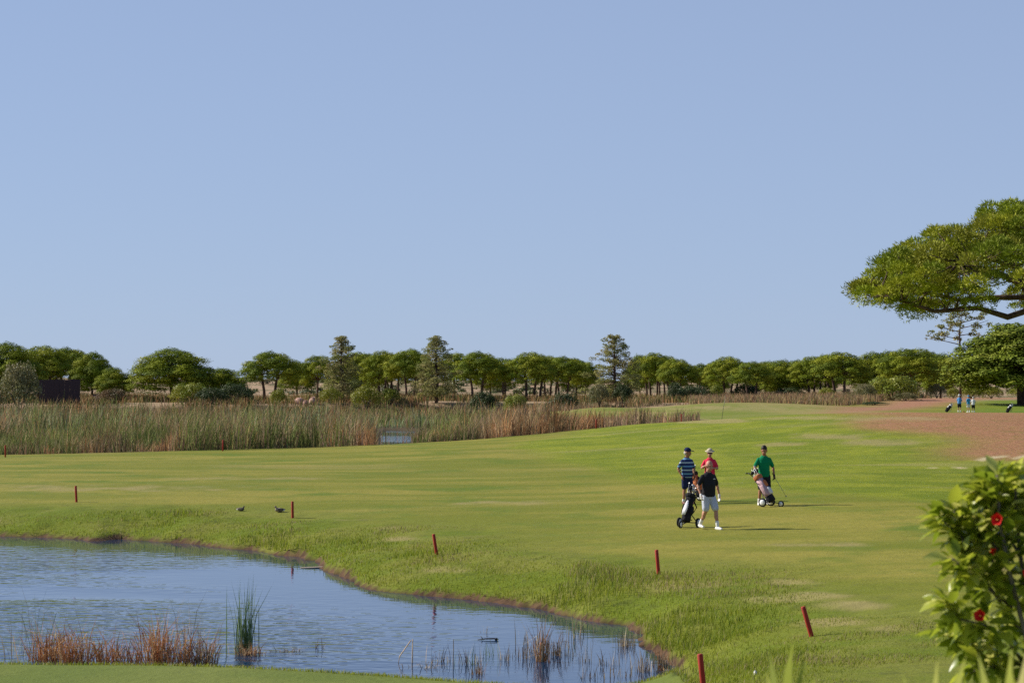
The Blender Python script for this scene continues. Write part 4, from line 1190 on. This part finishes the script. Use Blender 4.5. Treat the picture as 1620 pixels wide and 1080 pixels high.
# ------------------------------------------------------------------ golf bags and trolleys
M_METAL = flat_mat('brushed_metal', (.32, .33, .34), .5, .5, .05, 30, 1.0)
M_RUBBER = flat_mat('rubber', (.02, .02, .02), .8, .2, .1)
M_RIM = flat_mat('white_plastic', (.80, .80, .80), .4, .4, .04)
M_BAGB = cloth('black_nylon', (.02, .02, .024)); M_BAGW = cloth('white_vinyl', (.72, .70, .70))
M_BAGP = cloth('pink_grey_vinyl', (.55, .36, .38)); M_BAGO = cloth('orange_brown_vinyl', (.48, .17, .07)); M_TOWEL = cloth('towel', (.82, .82, .84))
def club(mb_shaft, top, base):
    pass
def golf_bag(name, loc, axis, up_len, palette, label, cat='golf bag', group=None, towel=False, r=.125, covers=True):
    """a bag standing along the axis vector; loc is the middle of its base"""
    ax = Vector(axis).normalized()
    e = empty('golf_bag', loc)
    e.rotation_mode = 'QUATERNION'; e.rotation_quaternion = ax.to_track_quat('Z', 'Y') @ Matrix.Rotation(math.pi, 3, 'Z').to_quaternion()
    L = up_len; body_m, low_m, pocket_m, top_m = palette
    MB().loft([(0, 0, .0, r * .92, r * .92), (0, 0, .03, r * 1.02, r * 1.02), (0, 0, .16, r * 1.03, r * 1.03), (0, 0, .19, r, r)], 18).build('base', low_m, e)
    MB().loft([(0, 0, .17, r * .96, r * .96), (0, 0, L * .3, r * .95, r * .97), (0, 0, L * .6, r * .92, r * .92), (0, 0, L * .88, r * .95, r * .95)], 18).build('tube', body_m, e)
    MB().loft([(0, 0, L * .86, r * 1.03, r * 1.03), (0, 0, L * .90, r * 1.12, r * 1.12), (0, 0, L * .98, r * 1.15, r * 1.15), (0, 0, L, r * 1.02, r * 1.02)], 18).build('collar', top_m, e)
    for (cx, cy, z0, z1, w, dp, m) in [(0, -r * .95, .20, L * .48, r * .62, .055, pocket_m), (-r * .95, 0, .22, L * .62, .05, r * .6, body_m), (r * .95, 0, .22, L * .55, .05, r * .6, pocket_m), (0, -r * .95, L * .52, L * .76, r * .5, .045, top_m)]:
        MB().loft([(cx, cy, z0, w * .8, dp * .6), (cx, cy, z0 + .04, w, dp), (cx, cy, z1 - .05, w, dp), (cx, cy, z1, w * .75, dp * .5)], 14, .7).build('pocket', m, e)
    MB().tube([(r * .6, r * .9, L * .8), (r * 1.2, r * 1.6, L * .6), (r * .7, r * 1.5, L * .42), (r * .4, r * .95, L * .34)], .018, 6).build('strap', M_BAGB, e)
    rs = random.Random(hash(label) % 1000)
    for k in range(8):
        w0 = k * .785 + .2; q = r * (.35 + .4 * (k % 2))
        x, y = q * math.cos(w0), q * math.sin(w0); h_ = L + .10 + .16 * (k % 3) / 2
        c_ = MB().tube([(x, y, L * .6), (x * 1.15, y * 1.15, h_)], .0075, 6).build('club', M_METAL, e)
        if k % 3 == 0 and covers:
            MB().ell((x * 1.2, y * 1.2 - .02, h_ + .03), (.042, .058, .055)).build('head_cover', (M_BAGB, M_BAGW, low_m)[k % 3 if k else 1], c_)
        else:
            MB().ell((x * 1.2 + .02, y * 1.2 - .03, h_ + .012), (.014, .042, .028), Rz(w0)).build('club_head', M_METAL, c_)
    if towel:
        MB().loft([(-.02, -r * 1.32, L * .18, .055, .014), (0, -r * 1.34, L * .35, .07, .02), (.02, -r * 1.3, L * .52, .06, .022), (.03, -r * 1.2, L * .70, .03, .018)], 12).build('towel', M_TOWEL, e)
    return tag(e, label, cat, group)

def trolley(loc, rz, label, handle, bag_base, ax, L, group=None, wheel_r=.135):
    """two big wheels, one small front wheel, a spine under the bag and a handle; -Y is forward"""
    e = empty('golf_trolley', loc, rz)
    ax = Vector(ax).normalized(); b0 = Vector(bag_base) - Vector((0, 0, 0))
    sp0 = b0 + Vector((0, .14, -.02)); sp1 = b0 + ax * (L * .95) + Vector((0, .15, 0))
    fr = MB(); fr.tube([sp0 + Vector((0, -.25, -.02)), sp0, sp1], .018, 8)
    for s in (-1, 1): fr.tube([sp0.lerp(sp1, .35), (s * .27, .06, wheel_r)], .014, 8)
    fr.tube([(-.29, .06, wheel_r), (.29, .06, wheel_r)], .012, 8)
    for f in (.08, .8):
        c_ = sp0.lerp(sp1, f)
        fr.tube([c_ + Vector((-.14, -.06, .0)), c_ + Vector((-.10, .0, 0)), c_ + Vector((.10, .0, 0)), c_ + Vector((.14, -.06, 0))], .014, 6)
    fr.build('frame', M_DARKP, e)
    h = Vector(handle)
    hd_ = MB(); hd_.tube([sp1, sp1.lerp(h, .6) + Vector((0, 0, .03)), h], .015, 8); hd_.tube([h + Vector((-.11, 0, 0)), h, h + Vector((.11, 0, 0))], .019, 8)
    hd_.build('handle', M_DARKP, e)
    for cx, cy, rr, wd in ((-.29, .06, wheel_r, .05), (.29, .06, wheel_r, .05), (0, -.42, wheel_r * .72, .045)):
        n = 22
        def ring(rad, xo): return [(cx + xo, cy + rad * math.cos(2 * math.pi * k / n), rr + rad * math.sin(2 * math.pi * k / n)) for k in range(n)]
        w = MB().rings([ring(rr * .8, -wd * .5), ring(rr * .96, -wd * .45), ring(rr, 0), ring(rr * .96, wd * .45), ring(rr * .8, wd * .5)]).build('wheel', M_RUBBER, e)
        MB().rings([ring(rr * .2, -wd * .7), ring(rr * .66, -wd * .58), ring(rr * .66, wd * .58), ring(rr * .2, wd * .7)]).build('rim', M_RIM, w)
    fk = MB()
    for s in (-1, 1): fk.tube([sp0 + Vector((s * .035, -.25, -.02)), (s * .035, -.42, wheel_r * .72)], .010, 6)
    fk.build('fork', M_DARKP, e)
    return tag(e, label, 'golf trolley', group)

def rig(px, py, rz, wl, bl, palette, lean=(.0, .52, .85), L=.86, towel=False, handle=(0, .62, 1.0)):
    p = hit(px, py)
    bb = Vector((0, -.12, .17))
    trolley(p, rz, wl, handle, bb, lean, L, 'golf trolleys on the fairway')
    Rm = Rz(rz)
    golf_bag('bag', Vector(p) + Rm @ bb, Rm @ Vector(lean), L, palette, bl, 'golf bag', 'golf bags on the fairway', towel)
rig(1088, 834, R(-32), 'black golf trolley with white wheels beside the bald person in black', 'black golf bag with hanging white towel beside the bald person in black', (M_BAGB, M_BAGB, M_BAGB, M_BAGB), (.0, .38, .93), .80, True, (0, .55, .98))
rig(1216, 801, R(58), 'golf trolley with white wheels in front of the person in green', 'pink, white and orange golf bag with black base before the person in green', (M_BAGP, M_BAGB, M_BAGW, M_BAGO), (.0, .56, .83), .92, False, (0, .72, 1.0))
rig(1104, 793, R(60), 'dark golf trolley mostly hidden behind the person in black', 'orange brown golf bag mostly hidden behind the person in black', (M_BAGO, M_BAGB, M_BAGO, M_BAGB), (.0, .35, .94), .82)
# the club in the green golfer's gloved hand
g0 = hg[1]
cl = MB().tube([g0 + Vector((-.05, .02, .14)), g0 + Vector((.32, -.25, -.52))], [.009, .006], 6).build('golf_club', M_METAL)
hcl = MB().ell(g0 + Vector((.335, -.262, -.54)), (.03, .018, .016)).build('club_head', M_METAL, cl)
MB().tube([g0 + Vector((-.06, .027, .16)), g0 + Vector((.03, -.038, 0))], .013, 6).build('grip', M_RUBBER, cl)
tag(cl, 'slim golf club held low by the person in green', 'golf club')
# far bags leaning on their stands
for px, d, a_, lb in [(1501, 253, .75, 'black golf bag on its stand left of the far golfers'), (1597, 256, .6, 'dark golf bag on its stand in the tree shade at right')]:
    p = ground(px, d)
    ax = Vector((.62, .15, .72 if a_ > .7 else .8))
    b = golf_bag('bag', p + Vector((-.3, 0, .06)), ax, .86, (M_BAGB, M_BAGB, M_BAGB, M_BAGW), lb, 'golf bag', 'golf bags on the far tee', r=.17)
    for s in (-1, 1): MB().tube([(s * .05, .12, .62), (s * .22, .50, .12)], .012, 6).build('stand_leg', M_METAL, b)
p = ground(1524.5, 254)
o = MB().loft([(0, 0, -.02, .10, .10), (0, 0, .06, .10, .10), (0, 0, .12, .06, .06)], 14).build('tee_marker', flat_mat('orange_plastic', (.75, .16, .06), .5, .4))
o.location = p; tag(o, 'small orange tee marker on the ground between the far golfers', 'tee marker')

# ------------------------------------------------------------------ red stakes, flagstick
def stake_mat():
    t = NT('red_paint'); n = t.noise(t.pos((1, 1, .3)), 22, 5, .7)
    c = t.mix(t.ramp(n, .62, .75), (.36, .030, .018), (.20, .085, .06))
    c = t.mix(t.ramp(t.noise(t.pos(), 5, 3), .5, .7), c, (.26, .022, .015))
    t.put(t.p.inputs['Base Color'], c); t.p.inputs['Roughness'].default_value = .7; t.bump(n, .4, .006); return t.m
M_STAKE = stake_mat()
def stake(px, py, h, tilt, label, r=.041):
    p = hit(px, py)
    o = MB().loft([(0, 0, -.2, r, r), (0, 0, 0, r, r), (0, 0, h * .5, r * .98, r * 1.0), (0, 0, h - .012, r, r), (0, 0, h, r * .8, r * .8)], 10).build('hazard_stake', M_STAKE, None)
    o.location = p; o.rotation_euler = (R(3 * tilt % 4), R(tilt), px)
    o.rotation_euler = Euler((0, R(tilt), 0)); return tag(o, label, 'stake', 'red hazard stakes')
for a_ in [(121, 794, .56, -3, 'short red stake on the left bank above the dry reed edge'), (463, 819, .52, -1, 'upright red stake beside the two resting ducks'), (691, 877, .53, -9, 'leaning red stake above the bend of the bank'), (1042, 908, .55, -5, 'red stake on the bank below the group of golfers'), (1284, 1006, .52, -16, 'red stake leaning most, alone on the right slope'), (1113, 1087, .47, -6, 'red stake cut by the bottom picture edge')]: stake(*a_)
def far_stake(px, py, lb):
    x, y = atz(px, py, 0.95)
    o = MB().loft([(0, 0, -.3, .04, .04), (0, 0, .62, .04, .04), (0, 0, .64, .03, .03)], 8).build('hazard_stake', M_STAKE)
    o.location = (x, y - 1.4, hz(x, y - 1.4)); tag(o, lb, 'stake', 'red hazard stakes')
for a_ in [(17, 719.5, 'tiny far red stake at the left end of the reed edge'), (357, 710.5, 'far red stake before the rusty reeds at left'), (942, 694.5, 'far red stake at the reed edge below the small mound'), (1076, 682, 'far red stake near the right end of the reeds')]: far_stake(*a_)
p = ground(1141, 206)
o = MB().tube([(0, 0, -.2), (.18, 0, 1.1), (.42, 0, 2.3)], [.022, .02, .018], 6).build('flagstick', flat_mat('stick_paint', (.10, .11, .09), .5, .3)); o.location = p
tag(o, 'thin leaning flagstick on the far green', 'flagstick')

# ------------------------------------------------------------------ ducks on the bank
def mottled(name, c0, c1, s):
    t = NT(name); n = t.noise(t.pos(), s, 4, .7); t.put(t.p.inputs['Base Color'], t.mix(t.ramp(n, .35, .65), c0, c1)); t.p.inputs['Roughness'].default_value = .8; return t.m
M_DUCKB = mottled('brown_feathers', (.20, .15, .11), (.42, .33, .24), 30); M_DUCKD = mottled('dark_feathers', (.05, .045, .04), (.16, .13, .10), 30)
M_DUCKW = flat_mat('white_feathers', (.8, .78, .74)); M_BILL = flat_mat('bill', (.35, .24, .07), .5)
def duck(px, py, rz, m, label, sc_=1.0):
    p = hit(px, py)
    e = empty('duck', p, rz, sc_)
    b = MB(); b.ell((0, 0, .095), (.105, .19, .092)); b.ell((0, -.10, .12), (.075, .085, .075)); b.limb((0, -.13, .14), (0, -.15, .215), .042, .034); b.ell((0, -.165, .235), (.036, .048, .037))
    b.limb((0, .15, .11), (0, .26, .13), .05, .012)
    b.fused('body', m, e, .012, 3)
    MB().ell((0, -.225, .226), (.016, .034, .009)).build('bill', M_BILL, e)
    for s in (-1, 1):
        MB().ell((s * .088, .04, .115), (.026, .135, .058), Matrix.Rotation(.12, 3, 'X')).build('wing', M_DUCKD if m is M_DUCKB else M_DUCKB, e)
        MB().ell((s * .032, -.18, .243), (.006, .006, .006), None, 8, 5).build('eye', M_EYE, e)
    MB().ell((0, .15, .085), (.07, .075, .05)).build('tail_patch', M_DUCKW, e)
    tag(e, label, 'duck', 'ducks resting on the bank')
duck(381, 808, R(80), M_DUCKD, 'dark duck with pale tail patch, left of two resting on the bank', .62)
duck(442, 810, R(-70), M_DUCKB, 'brown duck with white tail patch next to the upright red stake', .78)
def plank_thing():
    x, y = atz(503, 896, .03)
    o = MB().box((0, 0, .03), (.92, .2, .022)).build('plank', wood('weathered_board', (.22, .18, .14), (.34, .29, .23)), None, False)
    o.location = (x, y, -.012); o.rotation_euler = (R(2), R(-2), R(8)); tag(o, 'weathered grey plank lying at the water edge', 'plank')
plank_thing()
p = hit(1195, 1066)
rock('litter', p, (.022, .02, .034), M_SHOEW, 'small white piece of litter in the grass near the lower edge', 'litter', None, 3)

# ------------------------------------------------------------------ reeds standing in the pond
M_DRY = leafmat('dry_reed', .15, .75, .15, .2, 6)
def reed_clump(name, px, py, n, h, spread, cols, label, cat='reeds', group='dry reed clumps in the pond', lean=.25, wid=(.008, .02), z0=None, depth=.5, bend=.0):
    x0, y0 = atz(px, py, .0)
    e_ = np.random.default_rng(int(px * 7 + py))
    bx = e_.normal(0, spread, n); by = e_.normal(0, spread * depth, n)
    base = np.stack([bx, by, np.full(n, -.12)], -1)
    hh = h * e_.uniform(.35, 1.25, n) + .12
    c = np.asarray(cols)[e_.integers(0, len(cols), n)] * e_.uniform(.7, 1.25, (n, 1))
    V, F, C = blades(base, hh, e_.uniform(wid[0], wid[1], n), e_.normal(0, lean, (n, 2)), c)
    if bend:                                                   # broken stalks fold over
        V = V.reshape(-1, 5, 3); k = e_.random(n) < bend
        V[k, 4] = V[k, 2] + np.stack([e_.normal(0, .22, k.sum()), e_.normal(0, .12, k.sum()), -e_.uniform(0, .12, k.sum())], -1) * h / .5
        V = V.reshape(-1, 3)
    o = link(name, npmesh(name, V, F, C), None, M_DRY)
    o.location = (x0, y0, 0); tag(o, label, cat, group)
    return o
RUSTY = [(.54, .27, .115), (.46, .21, .085), (.62, .40, .19), (.34, .16, .075)]
STRAW = [(.46, .36, .22), (.38, .29, .18), (.52, .42, .27), (.24, .17, .11)]
GREENR = [(.17, .25, .10), (.22, .31, .12), (.14, .21, .09)]
for i, a_ in enumerate([(78, 1034, 190, 0.79, .17, RUSTY, 'rusty reed clump at the left end of the near reed row'), (120, 1038, 150, 0.86, .15, RUSTY, 'rusty reed clump second from the left in the near row'), (165, 1040, 130, 0.67, .16, RUSTY, 'lower rusty reed clump third from the left in the near row'),
          (205, 1040, 80, .5, .13, RUSTY, 'thin low reed clump in the middle of the near row'), (248, 1038, 170, 0.96, .13, RUSTY, 'tall rusty reed clump right of the middle of the near row'), (288, 1040, 160, 0.74, .15, RUSTY, 'dense rusty reed clump second from the right end of the near row'), (325, 1041, 110, 0.72, .09, RUSTY + STRAW, 'straw and rust reed clump at the right end of the near row')]):
    a_ = (a_[0], a_[1] + 11) + a_[2:]
    reed_clump('reed_clump', *a_, lean=.5, wid=(.008, .022), depth=.8, bend=.2)
reed_clump('reed_clump', 60, 1020, 18, 1.1, .25, GREENR + STRAW, 'few tall thin green stems rising behind the near row at left', lean=.3, wid=(.006, .012))
reed_clump('reed_clump', 20, 1040, 16, .75, .16, GREENR + STRAW, 'leaning green stems at the left picture edge', lean=.4, wid=(.008, .014))
reed_clump('reed_clump', 300, 1015, 14, 1.0, .3, STRAW + RUSTY, 'few thin dry stems standing behind the right part of the near row', lean=.2, wid=(.005, .010))
reed_clump('cattail_clump', 386, 1032, 90, 1.22, .085, GREENR, 'tall upright green cattail clump standing alone in the pond', lean=.10, wid=(.012, .024), group=None)
reed_clump('reed_clump', 392, 1036, 110, .30, .13, RUSTY + STRAW, 'low dry tangle round the foot of the green cattails', lean=.6)
reed_clump('reed_clump', 458, 1030, 70, .14, .13, STRAW + [(.16, .10, .07)], 'low brown tangle floating right of the cattails', lean=.9)
reed_clump('reed_clump', 503, 1024, 12, .20, .07, STRAW + [(.14, .10, .07)], 'tiny tuft of dry stubs further right of the cattails', lean=.4)
DKR = STRAW + [(.15, .09, .06), (.12, .08, .06)]
for px, py, n, h, sp, cols, lb in [(858, 1046, 90, .78, .055, RUSTY + STRAW, 'upright orange brown reed sheaf in the right part of the pond'), (838, 1040, 80, .40, .16, DKR, 'tangle of broken reeds left of the orange reed sheaf'), (882, 1036, 70, .50, .14, DKR, 'ragged broken reeds right of the orange reed sheaf'),
          (700, 1046, 26, .30, .16, DKR, 'few short dry stubs left of centre in the shallow water'), (745, 1050, 40, .36, .14, DKR + GREENR, 'green and dry stubs near the green lip'), (757, 1066, 36, .26, .07, RUSTY + DKR, 'short brown tuft touching the lip of the near green'),
          (800, 1044, 18, .32, .06, STRAW, 'pale bundle of straight stubs before the orange reed sheaf'), (775, 1036, 14, .34, .07, GREENR, 'thin green shoots left of the pale straight stubs'),
          (928, 1046, 20, .34, .10, DKR, 'few stubs right of the orange reed sheaf'), (962, 1052, 22, .34, .12, DKR, 'scattered straight stubs in the open water at right'), (990, 1022, 60, .34, .09, STRAW, 'pale broken reed bundle below the bank corner'), (1000, 1008, 22, .26, .08, STRAW + GREENR, 'small pale tuft at the far corner of the pond'),
          (1020, 1062, 70, .42, .13, DKR, 'dense stubs near the right shore of the pond'), (1048, 1060, 60, .46, .08, RUSTY + DKR, 'reddish stubs at the right shore of the pond'), (1072, 1072, 60, .32, .13, DKR, 'pale stubs along the right shore'), (985, 1070, 20, .3, .12, DKR, 'sparse stubs at the lower edge of the pond'), (932, 1072, 22, .28, .14, DKR, 'few stubs at the bottom right of the pond'),
          (925, 1000, 22, .50, .14, STRAW + GREENR, 'thin bent stems in the greenish water by the bank'), (905, 1010, 20, .55, .10, GREENR + STRAW, 'thin green stems right behind the orange reed sheaf'), (838, 1018, 14, .42, .16, STRAW, 'wispy curved stems behind the orange reed sheaf'), (765, 1000, 8, .28, .06, STRAW, 'wispy pale stems above the floating branch')]:
    reed_clump('reed_clump', px, py, n, h, sp, cols, lb, lean=.16, wid=(.007, .017), bend=.3)
reed_clump('reed_clump', 672, 1055, 40, .22, .18, STRAW, 'pale flattened straw along the lip of the near green', lean=.9)
reed_clump('reed_clump', 80, 846, 150, .22, .7, STRAW + [(.2, .13, .09)], 'greyish dry reed litter along the far left shore', lean=.8, wid=(.012, .026), depth=.1, group=None)
reed_clump('reed_clump', 175, 847, 130, .38, .5, STRAW + [(.2, .13, .09)], 'dry bent reeds along the left far shore', lean=.8, wid=(.012, .026), depth=.1, group=None)
reed_clump('reed_clump', 158, 848, 60, .45, .14, GREENR, 'dark green tuft on the left far shore', lean=.3, wid=(.015, .03), group=None)
reed_clump('reed_clump', 10, 843, 60, .50, .3, GREENR + STRAW, 'green and dry reeds at the left end of the far shore', lean=.5, wid=(.014, .03), depth=.1, group=None)
M_PALESTICK = flat_mat('dry_stalk', (.50, .38, .25), .8)
def stick(pts, r, m, label, cat='stick'):
    o = MB().tube(pts, r, 6).build('dead_stick', m); tag(o, label, cat, 'dead sticks in the pond')
x, y = atz(652, 1048, 0)
stick([(x, y, -.2), (x + .01, y, .42)], [.012, .009], M_PALESTICK, 'upright pale stick near the lip of the green')
stick([(x - .02, y, .40), (x - .22, y - .02, .12), (x - .25, y - .02, -.05)], [.010, .009, .008], M_PALESTICK, 'slanting pale stick leaning against the upright one')
x, y = atz(717, 1058, 0); stick([(x, y, -.2), (x + .005, y, .52)], [.009, .006], M_STEM, 'thin dark upright stick left of the brown tuft')
x, y = atz(772, 1012, 0)
fb = MB(); fb.tube([(x - .20, y, .01), (x - .05, y + .02, .025), (x + .12, y, .03), (x + .2, y - .02, .02)], [.006, .012, .014, .01], 7); fb.ell((x + .16, y, .02), (.032, .025, .026)); fb.tube([(x - .1, y, .02), (x - .14, y + .05, .07)], [.01, .006], 5)
tag(fb.build('floating_branch', flat_mat('wet_wood', (.025, .018, .015), .5)), 'short dark branch floating in the right part of the pond', 'branch')

# ------------------------------------------------------------------ hibiscus bush at the right
def leaf_mesh(name, L=.085, W=.05, cup=.16, droop=.2):
    rows = [(0, .0), (.18, .62), (.42, 1.0), (.68, .8), (.88, .38), (1.0, .0)]
    V, F = [], []
    for t_, w in rows:
        z = -droop * L * t_ * t_
        V += [(-W / 2 * w, L * t_, z + cup * W * w), (0, L * t_, z), (W / 2 * w, L * t_, z + cup * W * w)]
    for i in range(len(rows) - 1):
        a = i * 3
        F += [(a, a + 1, a + 4, a + 3), (a + 1, a + 2, a + 5, a + 4)]
    return np.array(V), F
def leaf_material(name, c0, c1, c2):
    t = NT(name)
    oi = t.new('ShaderNodeObjectInfo')
    g = t.new('ShaderNodeTexCoord'); sp = t.new('ShaderNodeSeparateXYZ'); t.l.new(g.outputs['Object'], sp.inputs[0])
    at = t.new('ShaderNodeAttribute', attribute_name='col')
    rnd = t.math('FRACT', t.math('ADD', oi.outputs['Random'], at.outputs['Fac']))
    c = t.mix(t.ramp(rnd, .1, .75), c0, c1); c = t.mix(t.ramp(rnd, .8, .98), c, c2)
    t.put(t.p.inputs['Base Color'], c); t.p.inputs['Roughness'].default_value = .32; t.p.inputs['Specular IOR Level'].default_value = .5
    tr = t.new('ShaderNodeBsdfTranslucent'); t.l.new(c, tr.inputs[0]); mx = t.new('ShaderNodeMixShader'); mx.inputs[0].default_value = .5
    t.l.new(t.p.outputs[0], mx.inputs[1]); t.l.new(tr.outputs[0], mx.inputs[2]); t.l.new(mx.outputs[0], t.out.inputs[0]); return t.m
M_HIB = leaf_material('hibiscus_leaf', (.21, .28, .02), (.44, .48, .045), (.66, .64, .17))
M_PETAL = flat_mat('red_petal', (.62, .018, .016), .5, .3, .2, 30)
M_STAMEN = flat_mat('yellow_stamen', (.75, .50, .10), .6)
def hibiscus():
    d = 12.0; K = d / FPX; rs = random.Random(3)
    p = ground(1640, d)
    e = empty('hibiscus_bush', p)
    def Q(px, py, y=0.0): return Vector(((px - 1640) * K, y, zpx(py, d) - p.z))
    var = []
    for k, (L, W, cup, dr) in enumerate([(.100, .052, .18, .25), (.082, .046, .25, .1), (.112, .056, .12, .45)]):
        V, F = leaf_mesh('leaf', L, W, cup, dr)
        me = bpy.data.meshes.new('leaf'); me.from_pydata(V.tolist(), [], F); me.update(); me.materials.append(M_HIB)
        for q in me.polygons: q.use_smooth = True
        var.append((me, V, F))
    # branches: pixel way-points
    ways = [[(1640, 1140), (1615, 1000), (1590, 900), (1575, 820), (1572, 750)], [(1640, 1140), (1628, 980), (1612, 860), (1606, 770)], [(1640, 1140), (1640, 950), (1640, 840), (1650, 760)],
            [(1615, 1000), (1580, 950), (1548, 900), (1522, 850), (1490, 822)], [(1590, 920), (1560, 870), (1538, 830), (1510, 808)], [(1600, 960), (1560, 930), (1530, 905), (1498, 880)],
            [(1625, 1060), (1590, 1010), (1550, 985), (1510, 975), (1486, 945)], [(1625, 1060), (1580, 1030), (1545, 1020), (1505, 1010)], [(1630, 1090), (1590, 1060), (1560, 1050), (1530, 1060)],
            [(1640, 1000), (1670, 900), (1690, 820)], [(1640, 1050), (1690, 980), (1730, 900)], [(1600, 900), (1570, 860), (1562, 800), (1556, 775)], [(1612, 880), (1590, 830), (1588, 790), (1592, 752)], [(1640, 1100), (1700, 1050), (1750, 1000)]]
    br = MB(); spots = []
    for i, w in enumerate(ways):
        yo = rs.uniform(-.16, .16)
        ps = [Q(a, b, yo * k / (len(w) - 1) if i > 2 else yo) for k, (a, b) in enumerate(w)]
        br.tube(ps, [.009 * (1 - .6 * k / len(ps)) * (1.6 if i < 3 else 1) for k in range(len(ps))], 6)
        for k in range(len(ps) - 1):
            for t_ in (.0, .2, .4, .6, .8):
                if i < 3 and k < 1: continue
                spots.append((ps[k].lerp(ps[k + 1], t_), (ps[k + 1] - ps[k]).normalized(), (k + t_) / (len(ps) - 1)))
        spots.append((ps[-1], (ps[-1] - ps[-2]).normalized(), 1.0))
    br.build('stems', M_STEM, e)
    trs = []
    for (c, dr, f) in spots:
        nl = 10 if f > .95 else (7 if f > .35 else 2)
        for k in range(nl):
            out = Vector((rs.gauss(0, 1), rs.gauss(0, 1), rs.gauss(.15, .7))).normalized()
            v = (out + dr * .5).normalized()
            start = c + out * rs.uniform(.0, .075)
            rot = v.to_track_quat('Y', 'Z').to_matrix() @ Matrix.Rotation(rs.uniform(-.8, .8), 3, 'Y')
            trs.append((start, rot, rs.uniform(.75, 1.25), rs.randrange(3)))
    rs.shuffle(trs)
    inview = [t_ for t_ in trs if t_[0].x < (1630 - 1640) * K]
    rest = [t_ for t_ in trs if t_[0].x >= (1630 - 1640) * K]
    for (c, rot, s_, k) in inview[:300]:
        o = bpy.data.objects.new('leaf', var[k][0]); COL.objects.link(o); o.parent = e
        o.matrix_local = Matrix.Translation(c) @ rot.to_4x4() @ Matrix.Scale(s_, 4)
    Vs, Fs, Cs, off = [], [], [], 0
    for (c, rot, s_, k) in inview[300:] + rest:
        V = var[k][1] @ np.array(rot).T * s_ + np.array(c); Vs.append(V); Cs.append(np.full((len(V), 3), rs.random()))
        Fs.append(np.array(var[k][2]) + off); off += len(V)
    o = link('leaves', npmesh('leaves', np.concatenate(Vs), np.concatenate(Fs), np.concatenate(Cs), True), e, M_HIB); o['kind'] = 'stuff'
    pv, pf = leaf_mesh('petal', .048, .060, .35, -.2)
    pm = bpy.data.meshes.new('petal'); pm.from_pydata(pv.tolist(), [], pf); pm.update(); pm.materials.append(M_PETAL)
    for px, py, y, s_ in [(1567, 819, -.2, 1.0), (1560, 868, -.2, .65), (1540, 968, -.2, 1.0), (1617, 903, -.15, .8)]:
        fdir = Vector((-.5, -.8, .2)).normalized().to_track_quat('Z', 'Y').to_matrix()
        fl = MB().tube([(0, 0, -.02), (0, 0, .03)], [.004, .003], 6).build('flower', M_STAMEN, e)
        fl.matrix_local = Matrix.Translation(Q(px, py, y)) @ fdir.to_4x4() @ Matrix.Scale(s_, 4)
        for k in range(5):
            o = bpy.data.objects.new('petal', pm); COL.objects.link(o); o.parent = fl
            o.matrix_local = (Rz(k * 1.2566) @ Matrix.Rotation(.62 if s_ > .7 else 1.1, 3, 'X')).to_4x4()
    tag(e, 'hibiscus bush with glossy green leaves and red flowers at the right edge', 'bush')
hibiscus()

# ------------------------------------------------------------------ strap-leaved plants at the lower edge
M_STRAP = leaf_material('strap_leaf', (.30, .34, .06), (.42, .44, .09), (.55, .50, .2))
def strap_plant(px, d, leaves, label):
    p = ground(px, d); K = d / FPX
    e = empty('strap_leaf_plant', p)
    for (tpx, tpy, bend, w) in leaves:
        tip = Vector(((tpx - px) * K, random.uniform(-.1, .1), zpx(tpy, d) - p.z))
        top = Vector((tip.x * .75, tip.y, tip.z)); V, F = [], []
        n = 9
        for k in range(n):
            t_ = k / (n - 1)
            q = Vector((0, 0, 0)).lerp(Vector((tip.x * .5, tip.y * .5, tip.z * .7)), t_).lerp(Vector((tip.x * .5, tip.y * .5, tip.z * .7)).lerp(tip, t_), t_)
            if bend and t_ > .8: q += Vector((bend * (t_ - .8) * .25, 0, -abs(bend) * (t_ - .8) * .12))
            ww = 2.0 * w * (1 - t_ ** 5) * (.7 + .3 * math.sin(math.pi * min(1, t_ * 1.2))) / 2
            V += [(q.x - ww, q.y - .9 * ww, q.z + .15 * ww), (q.x, q.y, q.z - .1 * ww), (q.x + ww, q.y + .9 * ww, q.z + .15 * ww)]
        for k in range(n - 1):
            a = k * 3; F += [(a, a + 1, a + 4, a + 3), (a + 1, a + 2, a + 5, a + 4)]
        me = bpy.data.meshes.new('leaf'); me.from_pydata([tuple(v) for v in V], [], F); me.update()
        for q in me.polygons: q.use_smooth = True
        link('leaf', me, e, M_STRAP)
    tag(e, label, 'plant', 'strap leaved plants at the lower edge')
strap_plant(1244, 7.5, [(1243, 1008, .5, .034), (1228, 1030, -.3, .03), (1262, 1036, .4, .028), (1218, 1056, -.3, .03), (1285, 1070, .4, .03), (1330, 1080, .3, .03), (1200, 1095, -.3, .03)], 'blurred green strap leaf tips rising left of the hibiscus at the bottom edge')
strap_plant(1480, 7.0, [(1470, 1034, .3, .03), (1430, 1050, -.4, .03), (1400, 1062, -.4, .03), (1500, 1048, .4, .032), (1520, 1032, .5, .03), (1450, 1084, -.2, .03), (1545, 1070, .3, .03)], 'blurred yellow green strap leaves below the hibiscus at the bottom edge')
strap_plant(1590, 6.5, [(1560, 1026, -.4, .034), (1590, 1018, .2, .034), (1615, 1024, .3, .034), (1640, 1035, .4, .034), (1540, 1062, -.4, .03), (1602, 1055, -.3, .03), (1575, 1065, .3, .03), (1630, 1060, -.3, .03)], 'blurred strap leaves in the bottom right corner')
